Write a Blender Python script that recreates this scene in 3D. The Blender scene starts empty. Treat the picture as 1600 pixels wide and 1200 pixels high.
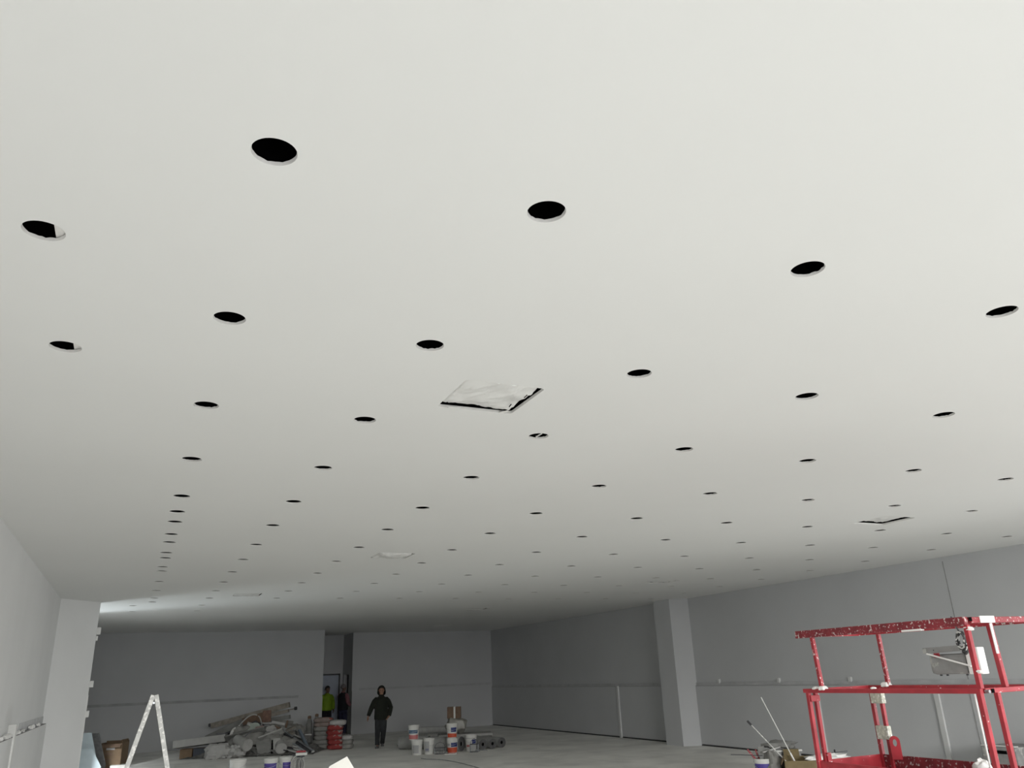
import bpy, bmesh, math, random
from mathutils import Vector, Matrix, noise
from mathutils.geometry import delaunay_2d_cdt

SC = bpy.context.scene
COL = SC.collection
R = math.radians

# ------------------------------------------------------------------ camera, light, exposure
CAM_H = 1.984           # metres above the floor
CEIL = 3.804
cam_data = bpy.data.cameras.new('camera')
cam_data.sensor_width = 36.0
cam_data.lens = 36.0 * 1234.3 / 1600.0
cam_data.clip_start = 0.05
cam_data.clip_end = 200
cam = bpy.data.objects.new('camera', cam_data)
COL.objects.link(cam)
YAW, PITCH, ROLL = 0.438254669, 0.351520104, -0.040305989
_f = Vector((math.sin(YAW) * math.cos(PITCH), math.cos(YAW) * math.cos(PITCH), math.sin(PITCH)))
_r0 = Vector((math.cos(YAW), -math.sin(YAW), 0))
_u0 = _r0.cross(_f)
_r = _r0 * math.cos(ROLL) + _u0 * math.sin(ROLL)
_u = _u0 * math.cos(ROLL) - _r0 * math.sin(ROLL)
cam.matrix_world = Matrix(((_r.x, _u.x, -_f.x, 0), (_r.y, _u.y, -_f.y, 0), (_r.z, _u.z, -_f.z, CAM_H), (0, 0, 0, 1)))
SC.camera = cam

world = bpy.data.worlds.new('overcast_sky')
SC.world = world
world.use_nodes = True
bgn = world.node_tree.nodes['Background']
bgn.inputs[0].default_value = (0.95, 0.975, 1.0, 1)
bgn.inputs[1].default_value = 1.60

def area(name, loc, target, sx, sy, power, color=(1, 1, 1), spread=180):
    l = bpy.data.lights.new(name, 'AREA')
    l.shape = 'RECTANGLE'; l.size = sx; l.size_y = sy; l.energy = power; l.color = color
    l.spread = R(spread)
    o = bpy.data.objects.new(name, l); COL.objects.link(o)
    d = Vector(target) - Vector(loc)
    o.location = loc
    o.rotation_euler = d.to_track_quat('-Z', 'Y').to_euler()
    return o

# daylight: bright sky over the street beyond the open shopfront behind the camera
# and the side opening past the left pier; plus an added right-hand fill lamp
area('street_sky', (0, -24, 5.5), (6, 10, 2.5), 10, 5, 5300, (1.0, 0.99, 0.965))
area('high_sky', (9, -12, 6.5), (5, 14, 0.0), 10, 4, 980, (0.97, 0.985, 1.0), 120)
area('added_left_wall_fill', (17.5, 0.5, 2.2), (0, 14, 1.9), 3, 2, 235, (0.97, 0.99, 1.0), 90)  # added fill lamp, unseen, to brighten the left wall
area('side_opening_daylight', (-4.6, 25.2, 0.9), (2.5, 20.4, 4.2), 1.5, 1.3, 104, (0.86, 0.96, 1.0), 110)
area('side_opening_floor_light', (-5.9, 13.5, 5.0), (0.45, 27.3, 0.0), 0.8, 0.8, 55, (0.93, 0.98, 1.0), 20)

SC.view_settings.view_transform = 'Standard'
SC.view_settings.look = 'None'
SC.view_settings.exposure = 0.0
SC.view_settings.gamma = 1.0
SC.view_settings.use_curve_mapping = False
SC.cycles.max_bounces = 10
SC.cycles.diffuse_bounces = 8
SC.cycles.sample_clamp_indirect = 4.0

# ------------------------------------------------------------------ materials
MATS = {}
def mat(name, col, rough=0.7, metal=0.0, var=0.06, scale=6.0, bump=0.0, bscale=40.0, spots=None, spot_scale=9.0, spot_at=0.62, detail=4.0, gloss=None, soft=0.03):
    """procedural paint / dust / metal: base colour with noise mottling, optional splashes of a second colour and a bump"""
    if name in MATS: return MATS[name]
    m = bpy.data.materials.new(name); m.use_nodes = True
    nt = m.node_tree; n = nt.nodes; L = nt.links
    bs = n['Principled BSDF']
    bs.inputs['Roughness'].default_value = rough
    bs.inputs['Metallic'].default_value = metal
    tc = n.new('ShaderNodeTexCoord')
    nz = n.new('ShaderNodeTexNoise'); nz.inputs['Scale'].default_value = scale; nz.inputs['Detail'].default_value = detail
    L.new(tc.outputs['Object'], nz.inputs['Vector'])
    rmp = n.new('ShaderNodeValToRGB')
    lo = tuple(max(0, c * (1 - var)) for c in col) + (1,)
    hi = tuple(min(1, c * (1 + var)) for c in col) + (1,)
    rmp.color_ramp.elements[0].color = lo; rmp.color_ramp.elements[1].color = hi
    rmp.color_ramp.elements[0].position = 0.3; rmp.color_ramp.elements[1].position = 0.7
    L.new(nz.outputs['Fac'], rmp.inputs['Fac'])
    out = rmp.outputs['Color']
    if spots:
        n2 = n.new('ShaderNodeTexNoise'); n2.inputs['Scale'].default_value = spot_scale; n2.inputs['Detail'].default_value = 6.0
        L.new(tc.outputs['Object'], n2.inputs['Vector'])
        r2 = n.new('ShaderNodeValToRGB')
        r2.color_ramp.elements[0].position = spot_at; r2.color_ramp.elements[1].position = spot_at + soft
        L.new(n2.outputs['Fac'], r2.inputs['Fac'])
        mx = n.new('ShaderNodeMix'); mx.data_type = 'RGBA'
        L.new(r2.outputs['Color'], mx.inputs[0])
        L.new(out, mx.inputs[6]); mx.inputs[7].default_value = tuple(spots) + (1,)
        out = mx.outputs[2]
    L.new(out, bs.inputs['Base Color'])
    if bump:
        nb = n.new('ShaderNodeTexNoise'); nb.inputs['Scale'].default_value = bscale; nb.inputs['Detail'].default_value = 5
        L.new(tc.outputs['Object'], nb.inputs['Vector'])
        bp = n.new('ShaderNodeBump'); bp.inputs['Strength'].default_value = bump; bp.inputs['Distance'].default_value = 0.02
        L.new(nb.outputs['Fac'], bp.inputs['Height']); L.new(bp.outputs['Normal'], bs.inputs['Normal'])
    if gloss is not None: bs.inputs['Specular IOR Level'].default_value = gloss
    MATS[name] = m
    return m

M_CEIL = mat('ceiling_white_paint', (0.80, 0.803, 0.792), 0.9, var=0.012, scale=0.5)
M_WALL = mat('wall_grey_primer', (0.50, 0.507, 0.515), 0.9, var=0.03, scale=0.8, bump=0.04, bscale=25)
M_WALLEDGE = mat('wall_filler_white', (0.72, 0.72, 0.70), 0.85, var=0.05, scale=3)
M_LITWALL = mat('wall_primer_lit', (0.72, 0.72, 0.715), 0.9, var=0.03, scale=0.8, bump=0.04, bscale=25)  # wall primer lightened so its colour carries the stronger light on the left
M_RIB = mat('pale_rib_primer', (0.58, 0.585, 0.58), 0.9, var=0.06, scale=3)
M_STRIP = mat('dado_shade_strip', (0.45, 0.452, 0.46), 0.95, var=0.10, scale=4)  # darker tone paints in the shade of the recess above the dado
M_LEDGE = mat('dusty_ledge', (0.30, 0.30, 0.295), 0.95, var=0.2, scale=5)
M_FLOOR = mat('screed_floor', (0.86, 0.85, 0.81), 0.9, var=0.12, scale=0.9, bump=0.12, bscale=8, spots=(0.66, 0.65, 0.62), spot_scale=1.1, spot_at=0.52, soft=0.25)
M_EDGE = mat('plasterboard_edge', (0.74, 0.73, 0.71), 0.9, var=0.04, scale=30)
M_VOID = mat('ceiling_void_dark', (0.006, 0.006, 0.006), 0.95, var=0.3, scale=9, gloss=0.0)
M_GAP = mat('wall_foot_gap_shadow', (0.04, 0.04, 0.04), 0.95, var=0.2)
M_RED = mat('red_enamel_paint_splashed', (0.32, 0.024, 0.034), 0.45, var=0.22, scale=7, spots=(0.66, 0.60, 0.58), spot_scale=48, spot_at=0.60, soft=0.06)
M_REDCLEAN = mat('red_enamel', (0.34, 0.026, 0.036), 0.42, var=0.22, scale=7, spots=(0.70, 0.60, 0.58), spot_scale=30, spot_at=0.70)
M_REDDIRTY = mat('red_enamel_plastered', (0.20, 0.020, 0.028), 0.6, var=0.3, scale=9, spots=(0.60, 0.52, 0.50), spot_scale=42, spot_at=0.575, soft=0.08)
M_WHITEPLASTER = mat('wet_white_plaster', (0.82, 0.81, 0.79), 0.7, var=0.05, bump=0.2, bscale=30)
M_BLACK = mat('black_rubber', (0.02, 0.02, 0.02), 0.6, var=0.2)
M_DARK = mat('dark_steel', (0.07, 0.07, 0.075), 0.5, 0.6, var=0.2)
M_STEEL = mat('galvanised_steel', (0.42, 0.44, 0.46), 0.38, 0.75, var=0.12, scale=12)
M_ALU = mat('splashed_aluminium', (0.52, 0.52, 0.50), 0.55, 0.3, var=0.15, scale=14, spots=(0.74, 0.73, 0.70), spot_scale=20, spot_at=0.55)
M_GREYBOX = mat('dusty_grey_enamel', (0.26, 0.26, 0.255), 0.65, var=0.15, scale=9, spots=(0.42, 0.42, 0.40), spot_scale=7, spot_at=0.6)
M_TAPE = mat('dirty_tape', (0.50, 0.50, 0.42), 0.7, var=0.3, scale=30, spots=(0.75, 0.74, 0.70), spot_scale=35, spot_at=0.58)
M_BUCKET = mat('white_plastic_pail', (0.62, 0.62, 0.59), 0.5, var=0.05)
M_PURPLE = mat('purple_label', (0.075, 0.05, 0.26), 0.5, var=0.05)
M_BLUE = mat('navy_label', (0.025, 0.04, 0.16), 0.5, var=0.05)
M_TEAL = mat('slate_blue_label', (0.06, 0.13, 0.22), 0.5, var=0.05)
M_ORANGE = mat('orange_red_label', (0.52, 0.075, 0.03), 0.5, var=0.06)
M_PINK = mat('faded_red_label', (0.48, 0.16, 0.16), 0.5, var=0.06)
M_GREY = mat('pale_grey_label', (0.36, 0.36, 0.36), 0.6, var=0.06)
M_CARD = mat('brown_cardboard', (0.15, 0.10, 0.058), 0.85, var=0.1, scale=10)
M_CARDDARK = mat('dark_cardboard', (0.16, 0.105, 0.07), 0.85, var=0.15, scale=10)
M_OCHRE = mat('ochre_cardboard', (0.17, 0.13, 0.065), 0.85, var=0.1, scale=10)
M_BOARD = mat('dusty_plasterboard', (0.37, 0.367, 0.35), 0.9, var=0.1, scale=5)
M_BOARDGREY = mat('grey_offcut', (0.20, 0.20, 0.19), 0.9, var=0.15, scale=5)
M_WOOD = mat('grey_timber', (0.26, 0.235, 0.20), 0.85, var=0.25, scale=8)
M_SACK = mat('dusty_sack', (0.25, 0.247, 0.23), 0.9, var=0.16, scale=7, bump=0.3, bscale=9)
M_SACKWHITE = mat('white_woven_sack', (0.41, 0.405, 0.39), 0.85, var=0.1, scale=7, bump=0.3, bscale=9)
M_PLASTIC = mat('milky_plastic_sheet', (0.80, 0.80, 0.785), 0.35, var=0.03, scale=4)
M_FOAM = mat('dark_insulation_foam', (0.125, 0.125, 0.125), 0.9, var=0.2, scale=12, bump=0.2)
M_FOAMLIGHT = mat('grey_insulation_face', (0.33, 0.33, 0.32), 0.85, var=0.12, scale=8)
M_BLUEBOARD = mat('pale_blue_foam_board', (0.46, 0.53, 0.56), 0.8, var=0.05)
M_DOOR = mat('blue_grey_door', (0.42, 0.46, 0.54), 0.6, var=0.04)
M_SKIN = mat('skin', (0.30, 0.17, 0.115), 0.55, var=0.06)
M_SKINDARK = mat('skin_tanned', (0.14, 0.08, 0.055), 0.6, var=0.06)
M_HAIR = mat('dark_hair', (0.018, 0.014, 0.012), 0.6, var=0.2, scale=40)
M_CAP = mat('grey_knit_cap', (0.17, 0.15, 0.15), 0.9, var=0.15, scale=30)
M_OLIVE = mat('dark_olive_cloth', (0.010, 0.012, 0.007), 0.95, var=0.2, scale=12)
M_TROUSER = mat('charcoal_cloth', (0.026, 0.028, 0.030), 0.95, var=0.3, scale=8)
M_JEANS = mat('dark_denim', (0.020, 0.022, 0.050), 0.9, var=0.25, scale=10)
M_HIVIS = mat('hi_vis_yellow_green', (0.19, 0.31, 0.010), 0.75, var=0.08, scale=10)
M_VEST = mat('black_padded_vest', (0.008, 0.009, 0.012), 0.9, var=0.2, scale=10)
M_ROSE = mat('dusty_rose_sleeve', (0.20, 0.085, 0.095), 0.9, var=0.1, scale=10)
M_BOOT = mat('grey_work_boot', (0.12, 0.12, 0.12), 0.8, var=0.2, scale=20)
M_REDSACK = mat('red_printed_sack', (0.26, 0.036, 0.033), 0.85, var=0.2, scale=6, bump=0.25, bscale=9, spots=(0.34, 0.27, 0.25), spot_scale=7, spot_at=0.57)
M_REDGREY = mat('red_and_grey_sack', (0.25, 0.20, 0.18), 0.85, var=0.2, scale=6, bump=0.25, bscale=9, spots=(0.38, 0.10, 0.08), spot_scale=5, spot_at=0.60)
M_GREEN = mat('dull_green_plastic', (0.09, 0.16, 0.13), 0.6, var=0.1)

# ------------------------------------------------------------------ mesh helpers
class MB:
    def __init__(self): self.bm = bmesh.new()
    def box(self, c, s, rot=None, bevel=0.0):
        m = Matrix.Translation(Vector(c))
        if rot is not None: m = m @ (rot.to_4x4() if not isinstance(rot, (int, float)) else Matrix.Rotation(rot, 4, 'Z'))
        r = bmesh.ops.create_cube(self.bm, size=1.0, matrix=m @ Matrix.Diagonal((s[0], s[1], s[2], 1)))
        if bevel:
            es = list({e for v in r['verts'] for e in v.link_edges})
            bmesh.ops.bevel(self.bm, geom=es, offset=bevel, segments=2, profile=0.6, affect='EDGES')
        return self
    def bar(self, p0, p1, w, t, hint=(0, 0, 1), bevel=0.0):
        """box from p0 to p1; t is its size along the hint direction, w across it"""
        p0 = Vector(p0); p1 = Vector(p1); d = p1 - p0
        x = d.normalized(); h = Vector(hint)
        z = h - x * h.dot(x)
        if z.length < 1e-5: z = x.orthogonal()
        z.normalize(); y = z.cross(x)
        rot = Matrix((x, y, z)).transposed()
        return self.box((p0 + p1) / 2, (d.length, w, t), rot, bevel)
    def cyl(self, p0, p1, r0, r1=None, seg=20, caps=True):
        r1 = r0 if r1 is None else r1
        p0 = Vector(p0); p1 = Vector(p1); d = p1 - p0
        q = d.to_track_quat('Z', 'Y').to_matrix().to_4x4()
        bmesh.ops.create_cone(self.bm, cap_ends=caps, segments=seg, radius1=r0, radius2=r1, depth=d.length, matrix=Matrix.Translation((p0 + p1) / 2) @ q)
        return self
    def tube(self, pts, r, seg=8):
        pts = [Vector(p) for p in pts]; rings = []
        for i, p in enumerate(pts):
            d = (pts[min(i + 1, len(pts) - 1)] - pts[max(i - 1, 0)]).normalized()
            a = d.orthogonal().normalized() if i == 0 else (rings[-1][1] - d * rings[-1][1].dot(d)).normalized()
            b = d.cross(a)
            rings.append(([self.bm.verts.new(p + (a * math.cos(2 * math.pi * k / seg) + b * math.sin(2 * math.pi * k / seg)) * r) for k in range(seg)], a))
        for (r0, _), (r1, _) in zip(rings, rings[1:]):
            for k in range(seg): self.bm.faces.new((r0[k], r0[(k + 1) % seg], r1[(k + 1) % seg], r1[k]))
        self.bm.faces.new(rings[0][0][::-1]); self.bm.faces.new(rings[-1][0])
        return self
    def lathe(self, prof, seg=28, c=(0, 0, 0), closed=False, cap=True):
        rings = []
        for r, z in prof:
            rings.append([self.bm.verts.new((c[0] + r * math.cos(2 * math.pi * k / seg), c[1] + r * math.sin(2 * math.pi * k / seg), c[2] + z)) for k in range(seg)])
        pairs = list(zip(rings, rings[1:]))
        if closed: pairs.append((rings[-1], rings[0]))
        for a, b in pairs:
            for k in range(seg): self.bm.faces.new((a[k], a[(k + 1) % seg], b[(k + 1) % seg], b[k]))
        if not closed:
            if prof[0][0] > 1e-6 and cap: self.bm.faces.new(rings[0][::-1])
            if prof[-1][0] > 1e-6: self.bm.faces.new(rings[-1])
        return self
    def prism(self, poly, z0, z1):
        a = [self.bm.verts.new((x, y, z0)) for x, y in poly]; b = [self.bm.verts.new((x, y, z1)) for x, y in poly]
        n = len(poly)
        for k in range(n): self.bm.faces.new((a[k], a[(k + 1) % n], b[(k + 1) % n], b[k]))
        self.bm.faces.new(a[::-1]); self.bm.faces.new(b)
        return self
    def blob(self, c, s, seed=0, lump=0.15, freq=2.0, power=0.75, rot=None, sub=24):
        """a stuffed, crumpled sack: rounded-box shape pushed in and out by noise"""
        rings = sub // 2; m = (rot.to_4x4() if rot is not None and not isinstance(rot, (int, float)) else Matrix.Rotation(rot or 0, 4, 'Z'))
        def f(v): return math.copysign(abs(v) ** power, v)
        grid = []
        for i in range(rings + 1):
            th = math.pi * i / rings - math.pi / 2; row = []
            for k in range(sub):
                ph = 2 * math.pi * k / sub
                p = Vector((f(math.cos(th)) * f(math.cos(ph)), f(math.cos(th)) * f(math.sin(ph)), f(math.sin(th))))
                d = 1 + lump * noise.noise(p * freq + Vector((seed * 7.3, seed * 3.1, seed))) + lump * 0.6 * abs(noise.noise(p * freq * 2.7 + Vector((seed, 9, seed * 2))))
                p = Vector((p.x * s[0], p.y * s[1], p.z * s[2])) * d
                row.append(self.bm.verts.new(Vector(c) + m.to_3x3() @ p))
                if i in (0, rings): break
            grid.append(row)
        for i in range(rings):
            a, b = grid[i], grid[i + 1]
            for k in range(sub):
                k2 = (k + 1) % sub
                if len(a) == 1: self.bm.faces.new((a[0], b[k2], b[k]))
                elif len(b) == 1: self.bm.faces.new((a[k], a[k2], b[0]))
                else: self.bm.faces.new((a[k], a[k2], b[k2], b[k]))
        return self
    def build(self, name, m, parent=None, smooth=False):
        bmesh.ops.recalc_face_normals(self.bm, faces=self.bm.faces[:])
        me = bpy.data.meshes.new(name); self.bm.to_mesh(me); self.bm.free()
        me.materials.append(m)
        if smooth:
            me.polygons.foreach_set('use_smooth', [True] * len(me.polygons))
            me.set_sharp_from_angle(angle=R(38))
        o = bpy.data.objects.new(name, me); COL.objects.link(o)
        if parent is not None: o.parent = parent
        return o

def tag(o, label, cat, group=None, kind=None):
    o['label'] = label; o['category'] = cat
    if group: o['group'] = group
    if kind: o['kind'] = kind
    return o
def thing(name, label, cat, loc=(0, 0, 0), rz=0.0, group=None):
    o = bpy.data.objects.new(name, None); COL.objects.link(o); o.empty_display_size = 0.1
    o.location = loc; o.rotation_euler = (0, 0, rz)
    return tag(o, label, cat, group)
def struct(o):
    o['kind'] = 'structure'; return o
def dup(root, loc, rz=None, label=None):
    c = root.copy(); COL.objects.link(c); c.location = loc
    if rz is not None: c.rotation_euler = (0, 0, rz)
    if label: c['label'] = label
    for ch in list(root.children):
        d = ch.copy(); COL.objects.link(d); d.parent = c
        for g in list(ch.children):
            e = g.copy(); COL.objects.link(e); e.parent = d
    return c
ANG = R(-24.3146)
_U = Vector((math.cos(ANG), math.sin(ANG), 0)); _W = Vector((-math.sin(ANG), math.cos(ANG), 0))
HEAP, GRP, PILE, LEFT = (3.77, 27.78), (8.53, 23.53), (9.9, 11.2), (2.3, 19.3)
def at(fr, u, w, z=0.0):
    return Vector((fr[0], fr[1], 0)) + _U * u + _W * w + Vector((0, 0, z))

# ------------------------------------------------------------------ the shell
LX, RX = -1.50, 14.12
BL, BR, BREC = 31.3, 33.35, 35.0        # back wall left of the recess, right of it, recess
PIER_Y0, PIER_Y1 = 19.25, 20.05
FRONT = -1.5
struct(MB().box(((LX + RX) / 2, 17, -0.05), (22, 42, 0.1)).build('floor', M_FLOOR))

# round cut-outs of the ceiling: lines run away from the camera, rows run across the room
ROW_Y = [2.531, 4.051, 5.556, 7.060, 8.576, 10.023, 11.537, 13.023, 14.551, 16.060, 17.577, 19.100]
COL_X = [0.266] + [1.379 + 1.445 * k for k in range(9)]
ROW_N = [4, 5, 7, 8] + [10] * 8
HR = 0.0825
ORD = ['first', 'second', 'third', 'fourth', 'fifth', 'sixth', 'seventh', 'eighth', 'ninth', 'tenth', 'eleventh', 'twelfth', 'thirteenth', 'fourteenth']
HOLES = []                              # x, y, label, style
for j, y in enumerate(ROW_Y):
    for i in range(ROW_N[j]):
        lab = 'round downlight cutout, %s from the left in the %s row of the white ceiling' % (ORD[i], 'nearest' if j == 0 else ORD[j])
        style = ''
        if (i, j) == (0, 0): lab = 'large nearest round downlight cutout with chipped edge in the white ceiling'
        if (i, j) == (1, 0): lab = 'round downlight cutout second from left in nearest row, clean pale rim'
        if (i, j) == (2, 2): lab, style = 'round downlight cutout with a white wire across it, just behind the wrapped square opening', 'wire'
        HOLES.append((COL_X[i], y, lab, style))
HOLES.append((-0.54, 3.42, 'round downlight cutout partly closed by pale stud, at far left edge, nearer one', 'stud'))
HOLES.append((-0.54, 4.74, 'round downlight cutout partly closed by pale stud, at far left edge, farther one', 'stud'))
for y, a in ((9.40, 'fifth and sixth'), (10.90, 'sixth and seventh'), (12.49, 'seventh and eighth'), (14.04, 'eighth and ninth')):
    HOLES.append((0.262, y, 'extra round cutout in the leftmost ceiling line, between the %s rows' % a, ''))
HOLES.append((0.25, 19.99, 'extra round cutout close behind the last of the leftmost long ceiling line', ''))
HOLES.append((-0.14, 20.94, 'round cutout in the bright ceiling patch by left pier, nearer one', ''))
HOLES.append((-0.15, 22.54, 'round cutout in the bright ceiling patch by left pier, farther one', ''))
HOLES.append((1.35, 20.81, 'faint round cutout at the far end of the second ceiling line, nearer one', ''))
HOLES.append((1.35, 22.40, 'faint round cutout at the far end of the second ceiling line, last one', ''))

def rounded_square(cx, cy, h, r, n=5):
    pts = []
    for qx, qy, a0 in ((1, 1, 0), (-1, 1, 90), (-1, -1, 180), (1, -1, 270)):
        for k in range(n + 1):
            a = R(a0 + 90 * k / n)
            pts.append((cx + qx * (h - r) + r * math.cos(a), cy + qy * (h - r) + r * math.sin(a)))
    return pts
CASS = [(2.075, 4.80, 'square ceiling opening wrapped in white plastic, the large near one above centre', 0.0, 0.0),
        (3.54, 12.25, 'square ceiling opening with plastic sagging below it, second in the left line', 0.03, 0.0),
        (9.37, 7.90, 'square ceiling opening with dark open far edge, on the right of ceiling', 0.0, 0.02),
        (2.10, 18.35, 'square plastic wrapped ceiling opening with dark corners, near the bright patch', 0.01, 0.0),
        (10.66, 15.20, 'square plastic wrapped ceiling opening above the right pier', 0.005, 0.012),
        (9.00, 22.20, 'far square ceiling opening with a dark slit, in front of the back corner', 0.005, 0.012),
        (10.58, 29.60, 'farthest square ceiling opening, pale plastic close to the back wall', 0.03, 0.0)]
CH = 0.29
outer = [(LX - 3, -4), (RX + 2, -4), (RX + 2, 38), (LX - 3, 38)]
verts = [Vector(p) for p in outer]; edges = [(k, (k + 1) % 4) for k in range(4)]
def add_loop(pts):
    b = len(verts); verts.extend(Vector(p) for p in pts)
    edges.extend((b + k, b + (k + 1) % len(pts)) for k in range(len(pts)))
NSEG = 36
for x, y, _l, _s in HOLES: add_loop([(x + HR * math.cos(2 * math.pi * k / NSEG), y + HR * math.sin(2 * math.pi * k / NSEG)) for k in range(NSEG)])
for x, y, *_ in CASS: add_loop(rounded_square(x, y, CH, 0.035))
cv, ce, cf, *_rest = delaunay_2d_cdt(verts, edges, [], 0, 1e-6)
def in_hole(p):
    for x, y, _l, _s in HOLES:
        if (p.x - x) ** 2 + (p.y - y) ** 2 < HR * HR: return True
    for x, y, *_ in CASS:
        if abs(p.x - x) < CH and abs(p.y - y) < CH: return True
    return False
keep = [f for f in cf if not in_hole(sum((cv[i] for i in f), Vector((0, 0))) / len(f))]
me = bpy.data.meshes.new('ceiling')
me.from_pydata([(v.x, v.y, CEIL) for v in cv], [], [list(f)[::-1] for f in keep])
me.materials.append(M_CEIL)
ceiling = struct(bpy.data.objects.new('ceiling', me)); COL.objects.link(ceiling)

def solid_wall(name, poly, z0=0.0, z1=CEIL, m=None):
    return struct(MB().prism(poly, z0, z1).build(name, m or M_WALL))
DADO_L, DADO_R, DADO_B = 1.41, 1.50, 1.47
# left wall, with the opening past the pier
solid_wall('wall_left', [(LX - 0.3, FRONT), (LX, FRONT), (LX, PIER_Y0 + 0.1), (LX - 0.3, PIER_Y0 + 0.1)], m=M_LITWALL)
solid_wall('wall_left_pier', [(LX - 0.3, PIER_Y0), (LX, PIER_Y0 - 0.02), (-0.79, PIER_Y1), (-0.79, PIER_Y1 + 0.12), (LX - 0.3, PIER_Y1 + 0.12)], m=M_LITWALL)
solid_wall('wall_left_rear', [(LX - 0.3, 23.35), (LX, 23.35), (LX, BL + 0.3), (LX - 0.3, BL + 0.3)], m=M_LITWALL)
solid_wall('wall_left_lower', [(LX - 0.02, FRONT), (LX + 0.075, FRONT), (LX + 0.075, PIER_Y0 + 0.03), (LX - 0.02, PIER_Y0)], 0, DADO_L, M_LITWALL)
struct(MB().box((LX + 0.036, (FRONT + PIER_Y0) / 2, DADO_L + 0.004), (0.085, PIER_Y0 - FRONT - 0.1, 0.008)).build('trim_1', M_LEDGE))
struct(MB().box((LX + 0.05, 14.05, 0.79), (0.10, 0.16, 1.58), bevel=0.01).build('trim_2', M_WALLEDGE))
solid_wall('wall_sky_block', [(-6.8, 14), (-6.6, 14), (-6.6, 30), (-6.8, 30)], 0, 6.5)  # unseen walls added to block low sky at the left opening
solid_wall('wall_sky_block_end', [(-6.6, 26.6), (LX - 0.3, 26.6), (LX - 0.3, 26.8), (-6.6, 26.8)], 0, 6.5)
struct(MB().box((LX + 0.004, 17.2, DADO_L + 0.075), (0.012, 4.1, 0.13)).build('trim_20', mat('left_ledge_shade_strip', (0.56, 0.56, 0.56), 0.95, var=0.1, scale=4)))  # darker strip painting in the shading above the left ledge
# back wall in two planes with the recess between
solid_wall('wall_back_left', [(LX - 0.3, BL), (6.47, BL), (6.47, BREC + 0.2), (6.2, BREC + 0.2), (6.2, BL + 0.2), (LX - 0.3, BL + 0.2)])
solid_wall('wall_back_right', [(8.05, BR), (RX + 0.3, BR), (RX + 0.3, BR + 0.2), (8.2, BR + 0.2), (8.2, 33.95), (8.05, 33.95)])
solid_wall('wall_recess_head', [(8.05, 33.95), (8.2, 33.95), (8.2, 34.8), (8.05, 34.8)], 2.22, CEIL)
solid_wall('wall_recess', [(6.2, BREC), (8.05, BREC), (8.05, 34.8), (8.2, 34.8), (8.2, BREC + 0.2), (6.2, BREC + 0.2)])
solid_wall('wall_doorway_side', [(8.02, BREC + 0.2), (8.2, BREC + 0.2), (8.2, 36.4), (8.02, 36.4)])
solid_wall('wall_beyond_doorway', [(10.2, BR + 0.2), (10.4, BR + 0.2), (10.4, 36.4), (8.2, 36.4), (8.2, 36.2), (10.2, 36.2)])
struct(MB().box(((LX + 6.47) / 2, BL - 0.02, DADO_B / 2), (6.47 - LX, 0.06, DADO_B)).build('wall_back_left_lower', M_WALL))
struct(MB().box(((LX + 5.6) / 2, BL - 0.028, DADO_B + 0.04), (5.6 - LX, 0.06, 0.085)).build('trim_3', mat('back_dado_shade_strip', (0.37, 0.37, 0.375), 0.95, var=0.15, scale=3)))  # shade above the back dado put into a darker strip colour
struct(MB().box((11.08, BR - 0.02, 0.80), (6.06, 0.06, 1.60)).build('wall_back_right_lower', M_WALL))
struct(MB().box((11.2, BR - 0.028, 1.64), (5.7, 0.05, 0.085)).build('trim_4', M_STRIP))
# right wall and its pier
solid_wall('wall_right', [(RX, 5.2), (RX + 0.3, 5.2), (RX + 0.3, BR + 0.2), (RX, BR + 0.2)])
solid_wall('wall_right_front', [(RX, FRONT), (RX + 0.3, FRONT), (RX + 0.3, 1.4), (RX, 1.4)])
solid_wall('wall_right_sill', [(RX, 1.4), (RX + 0.3, 1.4), (RX + 0.3, 5.2), (RX, 5.2)], 0, 1.1)  # unseen opening added in this wall to let the fill lamp in
solid_wall('wall_right_head', [(RX, 1.4), (RX + 0.3, 1.4), (RX + 0.3, 5.2), (RX, 5.2)], 2.7, CEIL)
struct(MB().box((RX + 9.3, 3, -0.1), (18, 40, 0.1)).build('floor_light_block', mat('light_absorbing_ground', (0.12, 0.12, 0.12), 0.9)))  # unseen ground added to block light from below at the right opening
solid_wall('wall_right_pier', [(RX + 0.05, 18.98), (RX + 0.05, 20.05), (13.60, 19.95), (13.60, 19.17)])
for k, (y0, y1) in enumerate(((6.7, 19.0), (19.99, BR))):
    struct(MB().box((RX - 0.012, (y0 + y1) / 2, DADO_R / 2 + 0.02), (0.07, y1 - y0, DADO_R - 0.04)).build('wall_right_lower', M_WALL))
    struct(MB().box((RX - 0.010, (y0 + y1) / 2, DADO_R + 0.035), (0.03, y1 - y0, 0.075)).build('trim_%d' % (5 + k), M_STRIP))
    struct(MB().box((RX - 0.014, (y0 + y1) / 2, DADO_R - 0.012), (0.075, y1 - y0, 0.012)).build('trim_%d' % (25 + k), M_LEDGE))
    struct(MB().box((RX - 0.026, (y0 + y1) / 2, 0.012), (0.05, y1 - y0, 0.024)).build('gap_shadow_right', M_GAP))  # dark strip painted in as the shadow of the gap at the wall foot
for k, (y, z) in enumerate(((23.05, 1.50), (14.55, 1.46), (11.45, 1.42))):
    struct(MB().box((RX - 0.055, y, z / 2), (0.06, 0.11, z), bevel=0.008).build('trim_%d' % (7 + k), M_RIB))
for k, y in enumerate((18.0, 15.75, 13.55)):
    struct(MB().box((RX - 0.02, y, 1.60), (0.06, 0.09, 0.11), bevel=0.015).build('trim_%d' % (10 + k), M_RIB))
struct(MB().box((RX - 0.002, 10.75, 2.62), (0.012, 0.012, 2.2)).build('trim_13', M_LEDGE))
struct(MB().box((RX - 0.05, 10.75, 0.75), (0.012, 0.012, 1.46)).build('trim_14', M_LEDGE))
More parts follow.
